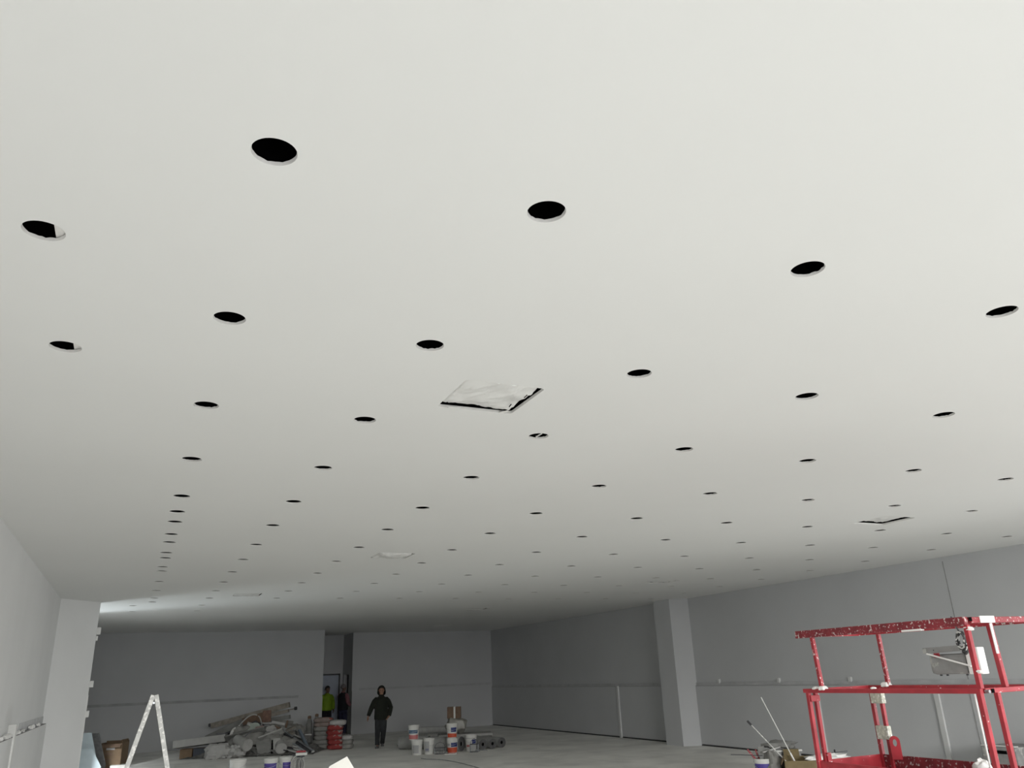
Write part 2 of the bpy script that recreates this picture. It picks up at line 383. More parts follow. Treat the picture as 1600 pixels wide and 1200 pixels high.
# bits of board fixed along the outer edge of the left pier
for k, (z, w, h) in enumerate(((3.20, 0.09, 0.15), (3.05, 0.05, 0.10), (2.12, 0.085, 0.13), (1.53, 0.075, 0.13))):
    struct(MB().box((-0.79 + w / 2 - 0.01, PIER_Y1 + 0.03, z), (w, 0.05, h), bevel=0.008).build('trim_%d' % (15 + k), M_WALLEDGE))
struct(MB().box((-0.785, PIER_Y1 + 0.005, 0.95), (0.018, 0.02, 1.9)).build('trim_19', M_EDGE))  # thin pale strip standing in for the highlight along the pier edge
# front wall with the open shopfront behind the camera
solid_wall('wall_front', [(LX - 0.3, FRONT - 0.25), (LX + 0.4, FRONT - 0.25), (LX + 0.4, FRONT), (LX - 0.3, FRONT)])
solid_wall('wall_front_right', [(13.75, FRONT - 0.25), (RX + 0.3, FRONT - 0.25), (RX + 0.3, FRONT), (13.75, FRONT)])
solid_wall('wall_front_head', [(LX + 0.4, FRONT - 0.25), (13.75, FRONT - 0.25), (13.75, FRONT), (LX + 0.4, FRONT)], 3.74, CEIL)
# door leaf in the recess
door = struct(bpy.data.objects.new('door_1', None)); COL.objects.link(door); door.location = (7.45, BREC - 0.03, 0)
MB().box((0, 0, 1.105), (0.84, 0.04, 2.21), bevel=0.004).build('door_leaf', M_DOOR, door)
fr = MB()
fr.box((0.45, 0.0, 1.125), (0.06, 0.06, 2.25)); fr.box((-0.45, 0.0, 1.125), (0.06, 0.06, 2.25)); fr.box((0, 0, 2.245), (0.96, 0.06, 0.06))
fr.build('door_frame', M_DARK, door)
MB().cyl((0.34, -0.02, 1.0), (0.34, -0.07, 1.0), 0.012).bar((0.34, -0.07, 1.0), (0.22, -0.07, 1.0), 0.018, 0.018).build('door_handle', M_STEEL, door)

struct(MB().box(((LX + RX) / 2, 17, CEIL + 0.55), (22, 42, 0.1)).build('ceiling_roof_slab', M_VOID))

# ------------------------------------------------------------------ ceiling cut-outs
def cut_edge_mesh(seed, ragged, thick):
    mb = MB(); rnd = random.Random(seed); bm = mb.bm; lo, hi, out = [], [], []
    for k in range(NSEG):
        a = 2 * math.pi * k / NSEG; c, s = math.cos(a), math.sin(a)
        chip = (rnd.random() ** 3) * ragged
        lo.append(bm.verts.new((c * HR, s * HR, 0)))
        hi.append(bm.verts.new((c * (HR - 0.003), s * (HR - 0.003), thick - chip * 0.006)))
        out.append(bm.verts.new((c * (HR + 0.02), s * (HR + 0.02), 0.018)))
    for k in range(NSEG):
        q = (k + 1) % NSEG
        bm.faces.new((lo[k], lo[q], hi[q], hi[k])); bm.faces.new((hi[k], hi[q], out[q], out[k]))
    return mb
def recess_mesh():
    return MB().lathe([(HR + 0.015, 0.0182), (0.16, 0.0183), (0.16, 0.30), (0.0, 0.30)], 24, cap=False)
first = None
for k, (x, y, lab, style) in enumerate(HOLES):
    if first is None or y < 8 or style:
        t = thing('downlight_cutout', lab, 'ceiling cutout', (x, y, CEIL), 0, 'round cutouts in the ceiling')
        cut_edge_mesh(k, 1.0 if y < 8 else 0.0, 0.016 if y < 8 else 0.0085).build('cut_edge', M_EDGE, t)
        recess_mesh().build('dark_recess', M_VOID, t)
        if style == 'stud': MB().box((0.088, 0.0, 0.031), (0.10, 0.28, 0.022)).build('stud_flange', M_EDGE, t)
        if style == 'wire': MB().tube([(-0.01, -0.10, 0.04), (0.01, -0.04, 0.012), (-0.005, 0.03, 0.004), (0.02, 0.07, 0.012), (0.03, 0.11, 0.04)], 0.006).build('wire_tail', M_EDGE, t)
        if y > 8: first = t
    else:
        dup(first, (x, y, CEIL), 0, lab)

for k, (cx, cy, lab, sag, drop) in enumerate(CASS):
    t = thing('cassette_opening', lab, 'ceiling opening', (cx, cy, CEIL), 0, 'square wrapped openings in the ceiling')
    mb = MB(); bm = mb.bm
    P = rounded_square(0, 0, CH, 0.035); Q = rounded_square(0, 0, CH + 0.03, 0.05)
    lo = [bm.verts.new((a, b, 0)) for a, b in P]; hi = [bm.verts.new((a * 0.995, b * 0.995, 0.02)) for a, b in P]; ou = [bm.verts.new((a, b, 0.022)) for a, b in Q]
    for q in range(len(P)):
        r = (q + 1) % len(P)
        bm.faces.new((lo[q], lo[r], hi[r], hi[q])); bm.faces.new((hi[q], hi[r], ou[r], ou[q]))
    mb.build('cut_edge', M_EDGE, t)
    mb = MB(); bm = mb.bm; prev = None
    for h, z in ((CH + 0.02, 0.0222), (CH + 0.06, 0.0223), (CH + 0.06, 0.35)):
        ring = [bm.verts.new((a, b, z)) for a, b in rounded_square(0, 0, h, 0.05)]
        if prev:
            for q in range(len(ring)): bm.faces.new((prev[q], prev[(q + 1) % len(ring)], ring[(q + 1) % len(ring)], ring[q]))
        prev = ring
    bm.faces.new(prev)
    mb.build('dark_recess', M_VOID, t)
    # crumpled sheet stretched over the unit, a gap left open along its far and right edges
    mb = MB(); bm = mb.bm; N = 30; g = []
    for a in range(N + 1):
        row = []
        for b in range(N + 1):
            u, v = a / N * 2 - 1, b / N * 2 - 1
            x = u * (CH - 0.018) - 0.012; y = v * (CH - 0.02) - 0.030
            e = max(abs(u), abs(v))
            n1 = noise.noise(Vector((u * 1.6 + k * 5, v * 1.6, 2.0))); n2 = noise.noise(Vector((u * 4 + v * 3 + k * 3, v * 1.2 - u, 5.0)))
            z = 0.012 + drop + 0.014 * n1 - 0.022 * abs(n2) + 0.010 * abs(noise.noise(Vector((u * 7, v * 1.5 + k, 8.0)))) - (sag + 0.012) * (1 - e ** 3) + 0.02 * max(0, e - 0.93) / 0.07
            if e > 0.9: x += 0.006 * noise.noise(Vector((u * 6, v * 6, k))); y += 0.010 * noise.noise(Vector((v * 5, u * 5, k + 3)))
            row.append(bm.verts.new((x, y, z)))
        g.append(row)
    for a in range(N):
        for b in range(N): bm.faces.new((g[a][b], g[a + 1][b], g[a + 1][b + 1], g[a][b + 1]))
    mb.build('plastic_sheet', M_PLASTIC, t, smooth=True)
    if k == 0:
        MB().box((0.225, 0.262, 0.002), (0.03, 0.07, 0.003), R(35)).build('tape_strip', M_WHITEPLASTER, t)
        MB().prism([(-0.23, 0.25), (-0.12, 0.255), (-0.165, 0.315)], -0.006, -0.003).build('loose_flap', M_PLASTIC, t)
        for a, b, c in ((0.22, -0.12, R(84)), (0.20, 0.10, R(80)), (-0.24, 0.19, R(50))):
            MB().box((a, b, -0.004), (0.06, 0.006, 0.004), c).build('tear_slit', M_VOID, t)
# ------------------------------------------------------------------ red scissor lift
X1, X2, YN, YL = 5.87, 6.68, 4.40, 6.20
ZM, ZT, ZD = 1.745, 2.27, 0.95
BX, BY = (X1 + X2) / 2, (YN + YL) / 2
lift = thing('scissor_lift', 'red paint-splashed scissor lift platform with white plaster on its guard rails', 'scissor lift', (BX, BY, 0))
def lp(x, y, z): return (x - BX, y - BY, z)
def lbar(name, m, a, b, w, t, bev=0.004, label=None, hint=(0, 0, 1), par=None):
    o = MB().bar(lp(*a), lp(*b), w, t, hint, bev).build(name, m, par or lift)
    if label: o['label'] = label
    return o
# chassis, scissors and deck (mostly below the frame)
MB().box((0, 0, 0.27), (0.70, 1.75, 0.26), bevel=0.02).build('chassis', M_REDCLEAN, lift)
for sx in (-1, 1):
    for sy in (-1, 1):
        w = MB().cyl((sx * 0.30, sy * 0.62, 0.15), (sx * 0.41, sy * 0.62, 0.15), 0.15).build('wheel', M_BLACK, lift)
        MB().cyl((sx * 0.405, sy * 0.62, 0.15), (sx * 0.42, sy * 0.62, 0.15), 0.07).build('hub', M_STEEL, w)
for sx in (-0.27, 0.27):
    for a, b in ((-0.75, 0.75), (0.75, -0.75)):
        MB().bar((sx + (0.02 if a > 0 else -0.02), a, 0.42), (sx + (0.02 if a > 0 else -0.02), b, 0.86), 0.035, 0.09, (0, 0, 1), 0.004).build('scissor_arm', M_REDCLEAN, lift)
MB().box((0, 0, ZD - 0.03), (X2 - X1 + 0.02, YL - YN + 0.02, 0.06), bevel=0.006).build('deck', M_DARK, lift)
# kick boards
for a, b in (((X1, YN, 1.04), (X1, YL, 1.04)), ((X2, YN, 1.04), (X2, YL, 1.04)), ((X1, YL, 1.04), (X2, YL, 1.04)), ((X1, YN, 1.04), (X2, YN, 1.04))):
    lbar('toe_board', M_REDDIRTY if a[0] == b[0] == X2 else M_REDCLEAN, a, b, 0.012, 0.17)
# guard rails
lbar('guard_rail', M_REDDIRTY, (X1, YN - 0.02, ZT - 0.034), (X1, YL + 0.02, ZT - 0.034), 0.04, 0.068, label='top rail thickly splashed with plaster')
lbar('guard_rail', M_RED, (X2, YN - 0.02, ZT - 0.03), (X2, YL + 0.02, ZT - 0.03), 0.04, 0.05)
lbar('guard_rail', M_RED, (X1 + 0.06, YN, ZT - 0.025), (X2, YN, ZT - 0.025), 0.04, 0.045)
lbar('guard_rail', M_RED, (X1, YL, ZT - 0.035), (X2, YL, ZT - 0.035), 0.04, 0.045)
lbar('guard_rail', M_REDCLEAN, (X1, YN - 0.02, ZM - 0.018), (X1, YL + 0.03, ZM - 0.018), 0.034, 0.036)
lbar('guard_rail', M_REDCLEAN, (X2, YN - 0.02, ZM - 0.018), (X2, YL + 0.02, ZM - 0.018), 0.034, 0.036)
lbar('guard_rail', M_REDCLEAN, (X1, YL, ZM - 0.018), (X2, YL, ZM - 0.018), 0.034, 0.036)
lbar('guard_rail', M_REDCLEAN, (X1 + 0.05, YN, ZM - 0.018), (X2, YN, ZM - 0.018), 0.034, 0.036)
# posts: upper tier
UP = (0, 1, 0)
lbar('rail_post', M_RED, (X1, 5.995, ZM), (X1, 6.02, ZT - 0.06), 0.034, 0.034, hint=UP)
lbar('rail_post', M_RED, (X2, 5.955, ZM), (X2, 5.965, ZT - 0.05), 0.034, 0.034, hint=UP)
lbar('rail_post', M_REDCLEAN, (X1, 4.335 + 0.05, ZM), (X1, 4.335 + 0.05, ZT - 0.06), 0.036, 0.036, hint=UP)
p4 = lbar('rail_post', M_REDCLEAN, (6.19, YN + 0.01, ZM), (6.17, YN + 0.01, ZT - 0.045), 0.038, 0.038, hint=UP)
lbar('plaster_coat', M_WHITEPLASTER, (6.168, YN - 0.008, ZT - 0.28), (6.163, YN - 0.008, ZT - 0.05), 0.026, 0.010, 0.003, hint=UP, par=p4, label='white plaster smeared on the post')
lbar('plaster_coat', M_WHITEPLASTER, (6.03, YN - 0.022, ZT - 0.022), (6.20, YN - 0.022, ZT - 0.022), 0.052, 0.012, 0.003, hint=UP, label='white plaster smeared on the rail joint')
lbar('plaster_coat', M_WHITEPLASTER, (X1 - 0.004, 4.78, ZT - 0.072), (X1 - 0.004, 4.98, ZT - 0.072), 0.036, 0.016, 0.004, label='plaster lump under the top rail')
# posts: lower tier, folded pairs
lbar('rail_post', M_REDCLEAN, (X1, YL - 0.02, ZD), (X1, YL - 0.02, ZM - 0.02), 0.036, 0.036, hint=UP)
lbar('rail_post', M_REDCLEAN, (X1 + 0.075, YL - 0.03, ZD), (X1 + 0.075, YL - 0.03, ZM - 0.02), 0.034, 0.034, hint=UP)
lbar('hinge_plate', M_REDCLEAN, (X1 - 0.01, YL - 0.05, ZM - 0.085), (X1 + 0.10, YL - 0.05, ZM - 0.085), 0.012, 0.055)
lbar('rail_post', M_REDCLEAN, (X2, YL - 0.02, ZD), (X2, YL - 0.02, ZM - 0.02), 0.036, 0.036, hint=UP)
lbar('rail_post', M_REDCLEAN, (X2 - 0.012, YL - 0.14, ZD), (X2 - 0.012, YL - 0.14, ZM - 0.02), 0.034, 0.034, hint=UP)
for z0, z1 in ((1.58, 1.70), (1.26, 1.38)):
    lbar('tape_wrap', M_TAPE, (X2 - 0.014, YL - 0.10, z0), (X2 - 0.014, YL - 0.10, z1), 0.05, 0.14, 0.006, hint=UP, label='dirty pale tape around the paired posts')
# hinge lug with an oval eye beside the taped posts
mb = MB(); bm = mb.bm
def stadium(h, r, n=10): return [(r * math.cos(math.pi * k / n), h + r * math.sin(math.pi * k / n)) for k in range(n + 1)] + [(-r, -0.02), (r, -0.02)]
def oval(cx, cz, a, b, n=11): return [(cx + a * math.cos(2 * math.pi * k / n), cz + b * math.sin(2 * math.pi * k / n)) for k in range(n)]
o_ = stadium(0.14, 0.045)
vs = [Vector(p) for p in o_]; es = [(k, (k + 1) % len(o_)) for k in range(len(o_))]
i_ = oval(0, 0.125, 0.018, 0.032); b0 = len(vs); vs += [Vector(p) for p in i_]; es += [(b0 + k, b0 + (k + 1) % len(i_)) for k in range(len(i_))]
rv, re_, rf, *_r2 = delaunay_2d_cdt(vs, es, [], 0, 1e-6)
fs = [f for f in rf if not ((sum((rv[i].x for i in f)) / len(f) / 0.018) ** 2 + ((sum((rv[i].y for i in f)) / len(f) - 0.125) / 0.032) ** 2 < 1.0)]
va = [bm.verts.new(Vector(lp(X2 - 0.03 + v.x * 0.55, YL - 0.22 - v.x * 0.85, 1.11 + v.y))) for v in rv]
for f in fs:
    try: bm.faces.new([va[i] for i in f])
    except ValueError: pass
ext = bmesh.ops.extrude_face_region(bm, geom=bm.faces[:])
bmesh.ops.translate(bm, verts=[e for e in ext['geom'] if isinstance(e, bmesh.types.BMVert)], vec=(0.010, 0.010, 0))
mb.build('hinge_lug', M_REDCLEAN, lift)
lug = MB(); lug.cyl(lp(X1 + 0.09, YL - 0.07, 1.05), lp(X1 + 0.09, YL - 0.045, 1.05), 0.03).box(lp(X1 + 0.09, YL - 0.06, 1.12), (0.045, 0.02, 0.14)); lug.build('hinge_lug', M_RED, lift)
lbar('rail_post', M_REDCLEAN, (X1, YN + 0.0, ZD), (X1, YN + 0.0, ZM - 0.02), 0.038, 0.038, hint=UP)
lbar('rail_post', M_REDCLEAN, (X1 + 0.22, YN + 0.02, ZD), (X1 + 0.22, YN + 0.02, ZM - 0.03), 0.036, 0.036, hint=UP)
for x, z in ((X1 + 0.125, ZM - 0.02), (X1 + 0.055, ZT - 0.02)):
    lbar('tube_mouth', M_VOID, (x - 0.018, YN - 0.022, z), (x + 0.012, YN - 0.022, z), 0.030, 0.006, 0.0, hint=UP, label='open dark end of a square tube')
MB().cyl(lp(X1 + 0.055, YN - 0.045, ZM - 0.022), lp(X1 + 0.055, YN - 0.01, ZM - 0.022), 0.013, seg=8).build('bolt', M_STEEL, lift)
for x, y, z, s in ((X1, 5.98, ZM + 0.004, 0.035), (X1, 6.08, ZM + 0.004, 0.025), (X2, 5.98, ZM + 0.004, 0.04), (X1, 5.4, ZM + 0.003, 0.02), (X1 + 0.01, 4.38, ZT - 0.09, 0.028), (X1, 4.36, ZM + 0.12, 0.02)):
    MB().blob(lp(x, y, z), (s, s * 1.3, s * 0.6), int(y * 10), 0.5, 2, 1.0, sub=12).build('plaster_blob', M_WHITEPLASTER, lift, True)

# control box hanging inside the rail, with its bracket
cb = thing('control_box', 'grey lift control box with bracket and diagonal rod, hanging behind the red post', 'control box', (6.07, 4.70, 1.86))
def cp(y, z, x=0.0): return (x, y - 4.70, z - 1.86)
MB().box(cp(4.74, 1.925), (0.10, 0.34, 0.155), bevel=0.03).build('box_body', M_GREYBOX, cb)
MB().bar(cp(4.94, 2.035, -0.03), cp(4.585, 2.045, -0.03), 0.07, 0.042, (0, 0, 1), 0.004).build('bracket', M_GREYBOX, cb)
MB().box(cp(4.82, 1.995, -0.055), (0.008, 0.05, 0.035)).build('red_sticker', M_REDCLEAN, cb)
MB().cyl(cp(4.90, 2.01, -0.07), cp(4.52, 1.905, -0.07), 0.007, seg=8).build('brace_rod', M_WHITEPLASTER, cb)
MB().box(cp(4.50, 1.945, -0.02), (0.08, 0.115, 0.20), bevel=0.008).build('cover_plate', M_WHITEPLASTER, cb)
for y in (4.86, 4.80, 4.62): MB().cyl(cp(y, 1.852), cp(y, 1.835), 0.010, seg=10).build('cable_gland', M_DARK, cb)
MB().cyl(cp(4.832, 2.035, -0.066), cp(4.832, 2.035, -0.064), 0.005, seg=8).build('bolt', M_DARK, cb)
MB().bar(cp(4.58, 2.052, -0.03), cp(4.41, 2.06, -0.20), 0.02, 0.012).build('hanger', M_DARK, cb)
# coil of cable hung under the top rail
cc = thing('cable_coil', 'black and white spattered cable coil hung under the red top rail', 'cable', (5.93, 4.50, 2.10))
rnd = random.Random(4)
for k in range(5):
    pts = []
    for q in range(25):
        a = 2 * math.pi * q / 24
        pts.append((0.006 * math.sin(3 * a + k) + 0.008 * (k - 2), (0.032 + 0.004 * rnd.random()) * math.cos(a), (0.062 + 0.006 * k) * math.sin(a) - 0.005 * k))
    MB().tube(pts, 0.007, 6).build('cable_loop', M_BLACK if k % 2 else mat('plaster_spattered_cable', (0.05, 0.05, 0.05), 0.6, spots=(0.6, 0.6, 0.58), spot_scale=30, spot_at=0.5), cc, True)
MB().tube([(0, 0, 0.06), (-0.03, 0.0, 0.10), (-0.06, 0.0, 0.13), (-0.06, 0, 0.18)], 0.006, 6).build('hanging_hook', M_DARK, cc)
# load on the platform
tag(MB().blob((6.33, 4.86, 1.065), (0.075, 0.075, 0.115), 5, 0.3, 2).build('plastic_sack', M_WHITEPLASTER, None, True), 'white crumpled sack on lift platform beside the pale thin pole', 'sack')
tag(MB().blob((6.50, 4.55, 1.055), (0.08, 0.09, 0.105), 9, 0.35, 2).build('plastic_sack', M_WHITEPLASTER, None, True), 'white crumpled sack on lift platform at the right picture edge', 'sack')
pl = thing('roller_pole', 'thin white extension pole standing on lift deck against the guard rail', 'pole', (6.25, 4.74, 0.95))
MB().cyl((0.0, 0.0, 0.01), (-0.07, -0.06, 0.76), 0.0075, seg=10).build('pole_shaft', M_WHITEPLASTER, pl)
MB().cyl((-0.002, -0.002, 0.0), (-0.01, -0.008, 0.20), 0.014, 0.011, seg=10).build('pole_grip', M_GREYBOX, pl)

# pale appliance box by the right wall
ap = thing('appliance_box', 'pale grey boxed unit with dark slot, low beside the right wall', 'box', (13.62, 9.85, 0))
MB().box((0, 0, 0.27), (0.70, 0.62, 0.54), bevel=0.02).build('housing', M_GREYBOX, ap)
MB().box((-0.352, 0.02, 0.46), (0.012, 0.34, 0.05)).build('slot', M_VOID, ap)
MB().box((-0.30, 0.0, 0.55), (0.10, 0.6, 0.012)).build('top_flap', M_WALLEDGE, ap)

# ------------------------------------------------------------------ A-frame ladder
ld = thing('step_ladder', 'white paint-splashed A-frame step ladder standing left of the rubble heap', 'ladder', (0.32, 12.6, 0), R(-1.0))
HH, SP, DP = 1.90, 0.50, 0.17
for sx in (-1, 1):
    for sy in (-1, 1):
        s = MB().bar((sx * SP, sy * (DP + 0.05), 0.02), (sx * 0.018, sy * DP, HH), 0.024, 0.058, (1, 0, 0), 0.004).build('stile', M_ALU, ld)
        MB().bar((sx * SP, sy * (DP + 0.05), 0.0), (sx * (SP - 0.01), sy * (DP + 0.05), 0.05), 0.034, 0.068, (1, 0, 0)).build('rubber_foot', M_BLACK, s)
for k in range(6):
    t = (k + 1) / 7.0
    xx = SP + (0.018 - SP) * t; dd = DP + 0.05 * (1 - t)
    MB().box((-xx, 0, HH * t), (0.055, 2 * dd - 0.02, 0.018), bevel=0.003).build('tread', M_ALU, ld)
for t in (0.25, 0.6):
    xx = SP + (0.018 - SP) * t; dd = DP + 0.05 * (1 - t)
    MB().bar((xx, -dd, HH * t), (xx, dd, HH * t), 0.02, 0.02).build('cross_bar', M_ALU, ld)
MB().box((0, 0, HH - 0.10), (0.030, 2 * DP, 0.03), bevel=0.004).build('hinge_cap', M_STEEL, ld)

# ------------------------------------------------------------------ buckets
def pail(name, label, loc, r=0.15, h=0.38, rz=0.0, group=None, bands=(), lid=False, handle=True, body=None, fill=None):
    """bands: (material, z0, z1, a0, a1) printed areas wrapped round the wall, angles in degrees, -90 faces the camera"""
    t = thing(name, label, 'bucket', loc, ANG + rz, group)
    r0 = r * 0.84
    prof = [(r0 * 0.96, 0.0), (r0, 0.006), (r * 0.985, h * 0.86), (r * 1.05, h * 0.865), (r * 1.05, h * 0.885), (r, h * 0.89), (r * 1.01, h * 0.97), (r * 1.04, h * 0.975), (r * 1.04, h)]
    if lid: prof += [(r * 0.98, h), (r * 0.97, h - 0.008), (0, h - 0.008)]
    else: prof += [(r * 0.98, h), (r * 0.96, h * 0.86), (r0 * 0.95, 0.012), (0, 0.012)]
    MB().lathe(prof, 32).build('bucket_body', body or M_BUCKET, t, True)
    for m, z0, z1, a0, a1 in bands:
        mb = MB(); bm = mb.bm; n = max(3, int(abs(a1 - a0) / 8)); rows = []
        for z in (z0, z1):
            rr = r0 + (r * 0.985 - r0) * (z / (h * 0.86)) + 0.0015
            rows.append([bm.verts.new((rr * math.cos(R(a0 + (a1 - a0) * q / n)), rr * math.sin(R(a0 + (a1 - a0) * q / n)), z)) for q in range(n + 1)])
        for q in range(n): bm.faces.new((rows[0][q], rows[0][q + 1], rows[1][q + 1], rows[1][q]))
        mb.build('label_band', m, t, True)
    if handle:
        pts = [(r * 1.06 * math.cos(R(180 * q / 16)), -r * 0.75 * math.sin(R(180 * q / 16)) - 0.0 * r, h * 0.80 - 0.10 * math.sin(R(180 * q / 16))) for q in range(17)]
        pts = [(x, y * 1.42, z) for x, y, z in pts]
        MB().tube(pts, 0.004, 6).build('wire_handle', M_STEEL, t)
    return t
def P3(fr, u, w, z=0.0): return at(fr, u, w, z)
WASH = 'buckets among the rolls in mid floor'
H1 = 0.385
pail('plastic_bucket', 'plain white bucket standing on floor under the red and blue bucket', P3(GRP, -0.772, -1.10), 0.155, H1, 0.2, WASH, [(M_GREY, 0.05, 0.25, -150, -75)])
pail('plastic_bucket', 'blue and faded red labelled bucket on the left two-bucket stack', P3(GRP, -0.86, -1.10, H1), 0.150, 0.37, -0.1, WASH, [(M_PINK, 0.02, 0.13, -160, -20), (M_BUCKET, 0.115, 0.16, -120, -50), (M_TEAL, 0.165, 0.25, -150, -30), (M_GREY, 0.20, 0.212, -100, -40)])
pail('plastic_bucket', 'white bucket with small dark label, right of the left two-bucket stack', P3(GRP, -0.45, -1.02), 0.155, 0.40, 0.5, WASH, [(M_GREY, 0.06, 0.33, -165, -110), (M_BLUE, 0.10, 0.15, -160, -115)])
pail('plastic_bucket', 'navy and orange-red bucket with oval badge, bottom of right two-bucket stack', P3(GRP, 0.195, -1.00), 0.155, H1, 0.0, WASH, [(M_ORANGE, 0.02, 0.15, -165, -15), (M_BUCKET, 0.145, 0.18, -165, -100), (M_BLUE, 0.165, 0.27, -100, -15), (M_GREY, 0.19, 0.25, -150, -112)])
pail('plastic_bucket', 'navy and orange-red bucket on top of the right two-bucket stack', P3(GRP, 0.19, -1.00, H1), 0.155, 0.37, 0.05, WASH, [(M_ORANGE, 0.02, 0.12, -150, -20), (M_BUCKET, 0.10, 0.145, -70, -40), (M_BLUE, 0.155, 0.27, -100, -35)], True)
pail('plastic_bucket', 'white bucket with square navy label beside the dark rolls', P3(GRP, 0.69, -0.62), 0.165, 0.42, 0.0, WASH, [(M_BLUE, 0.20, 0.30, -75, -25), (M_GREY, 0.33, 0.345, -150, -30), (M_PINK, 0.12, 0.17, -140, -95)])
FRNT = 'buckets at the bottom edge left of middle'
pail('plastic_bucket', 'plain white bucket at the bottom edge, left of the purple ones', P3(LEFT, -0.43, 1.25), 0.185, 0.40, 0.0, FRNT)
pail('plastic_bucket', 'purple and white bucket with lid at bottom edge, left of two', P3(LEFT, 0.29, 1.35), 0.155, 0.385, 0.0, FRNT, [(M_PURPLE, 0.02, 0.29, -160, -20), (M_BUCKET, 0.06, 0.20, -95, -75)], True)
pail('plastic_bucket', 'purple and white bucket with lid at bottom edge, right of two', P3(LEFT, 0.56, 1.60), 0.150, 0.385, 0.3, FRNT, [(M_PURPLE, 0.02, 0.28, -120, -45)], True)
# cable reel and plasterer's hawk beside them
cr = thing('cable_bundle', 'tangled pale cable bundle with dark core right of the purple buckets', 'cable', P3(LEFT, 0.93, 1.45), ANG)
rnd = random.Random(8)
for k in range(7):
    c0 = (rnd.uniform(-0.06, 0.06), rnd.uniform(-0.05, 0.05)); rr = rnd.uniform(0.10, 0.16); ax = rnd.uniform(0, math.pi)
    pts = [(c0[0] + rr * math.cos(2 * math.pi * q / 24) * math.cos(ax), c0[1] + rr * math.cos(2 * math.pi * q / 24) * math.sin(ax), 0.22 + rr * 1.25 * math.sin(2 * math.pi * q / 24)) for q in range(25)]
    MB().tube(pts, 0.010, 6).build('cable_loop', M_SACKWHITE if k % 3 else M_GREYBOX, cr, True)
MB().lathe([(0.10, 0), (0.10, 0.02), (0.035, 0.03), (0.035, 0.37), (0.09, 0.38), (0.09, 0.40)], 20).build('reel_core', M_DARK, cr, True)
mx = thing('mixing_machine', 'small hand mixer with red and white body resting on the cable bundle', 'tool', P3(LEFT, 0.95, 1.45, 0.405), ANG)
MB().box((0, 0, 0.035), (0.26, 0.13, 0.06), R(8), 0.02).build('motor_body', M_BUCKET, mx)
MB().box((-0.03, 0.05, 0.085), (0.22, 0.05, 0.035), R(8), 0.012).build('grip', M_REDCLEAN, mx)
MB().cyl((-0.12, -0.02, 0.03), (-0.20, -0.03, 0.02), 0.022).build('chuck', M_DARK, mx)
pb = thing('plasterboard_offcut', 'bright white plasterboard offcut standing on end at the bottom edge', 'plasterboard', (1.46, 6.575, 0), ANG)
MB().prism([(0.02, 0.0), (0.17, 0.0), (0.175, 1.34), (0.105, 1.445), (-0.02, 1.385), (-0.04, 1.36)], -0.0065, 0.0065).build('gypsum_core', M_EDGE, pb)
pb.children[0].rotation_euler = (R(90), 0, 0)
for zz in (0.0075, -0.0075):
    q = MB().prism([(0.022, 0.002), (0.168, 0.002), (0.173, 1.338), (0.104, 1.442), (-0.017, 1.383), (-0.037, 1.36)], zz - 0.001, zz + 0.001).build('paper_face', mat('cream_paper_face', (0.70, 0.69, 0.64), 0.85, var=0.03), pb); q.rotation_euler = (R(90), 0, 0)

# ------------------------------------------------------------------ rolls, boxes and boards in mid floor
def roll(label, fr, u, w, L, r, yaw, z=None, m=M_FOAM, face=M_FOAMLIGHT, group='insulation rolls lying in mid floor', bore=0.36):
    p = at(fr, u, w, (r if z is None else z) + 0.0)
    t = thing('insulation_roll', label, 'roll', p, ANG + yaw, group)
    b = MB().lathe([(r * bore, -0.0), (r, 0.0), (r, L), (r * bore, L)], 28, closed=True).build('roll_body', face, t, True)
    b.rotation_euler = (R(-90), 0, 0)
    # spiral layers seen on the near end
    pts = [((r * bore + (r * 0.97 - r * bore) * q / 90) * math.cos(q * 0.42), -0.004, (r * bore + (r * 0.97 - r * bore) * q / 90) * math.sin(q * 0.42)) for q in range(91)]
    MB().tube(pts, 0.006, 5).build('wound_edge', M_FOAM, t)
    e = MB().lathe([(r * bore, -0.003), (r * 0.995, -0.003), (r * 0.995, 0.0), (r * bore, 0.0)], 28, closed=True).build('end_face', m, t); e.rotation_euler = (R(-90), 0, 0)
    c = MB().lathe([(r * bore * 0.99, 0.02), (r * bore * 0.99, L - 0.02)], 20).build('core_tube', M_VOID, t); c.rotation_euler = (R(-90), 0, 0)
    return t
roll('dark insulation roll with open end facing front, left of three side by side', GRP, 1.02, -0.30, 1.7, 0.135, R(33))
roll('dark insulation roll with open end facing front, middle of three side by side', GRP, 1.29, -0.12, 1.7, 0.130, R(33))
roll('dark insulation roll with open end facing front, right of three side by side', GRP, 1.55, 0.10, 1.6, 0.135, R(33))
roll('thick grey insulation roll lying behind the labelled right bucket stack', GRP, 0.42, -0.55, 1.0, 0.19, R(62))
roll('dark roll lying on floor behind the left bucket stack', GRP, -0.60, 0.60, 0.95, 0.18, R(70))
roll('dark roll with open end between both bucket stacks', GRP, -0.50, 0.05, 0.8, 0.17, R(12))
roll('long thin dark roll lying across behind both bucket stacks', GRP, 0.10, 1.75, 1.5, 0.10, R(80), 0.44)
bs_ = thing('board_stack', 'low stack of grey boards lying behind the bucket stacks', 'boards', at(GRP, 0.30, 1.75), ANG + R(4))
for k, (w_, l_) in enumerate(((1.9, 1.0), (1.8, 0.95), (1.7, 1.0), (1.65, 0.9))):
    MB().box((0.03 * k, 0.02 * k, 0.04 + 0.08 * k), (w_, l_, 0.07), R(2 * k - 3), 0.004).build('board', (M_BOARD, M_FOAM, M_BOARDGREY, M_BOARD)[k], bs_)
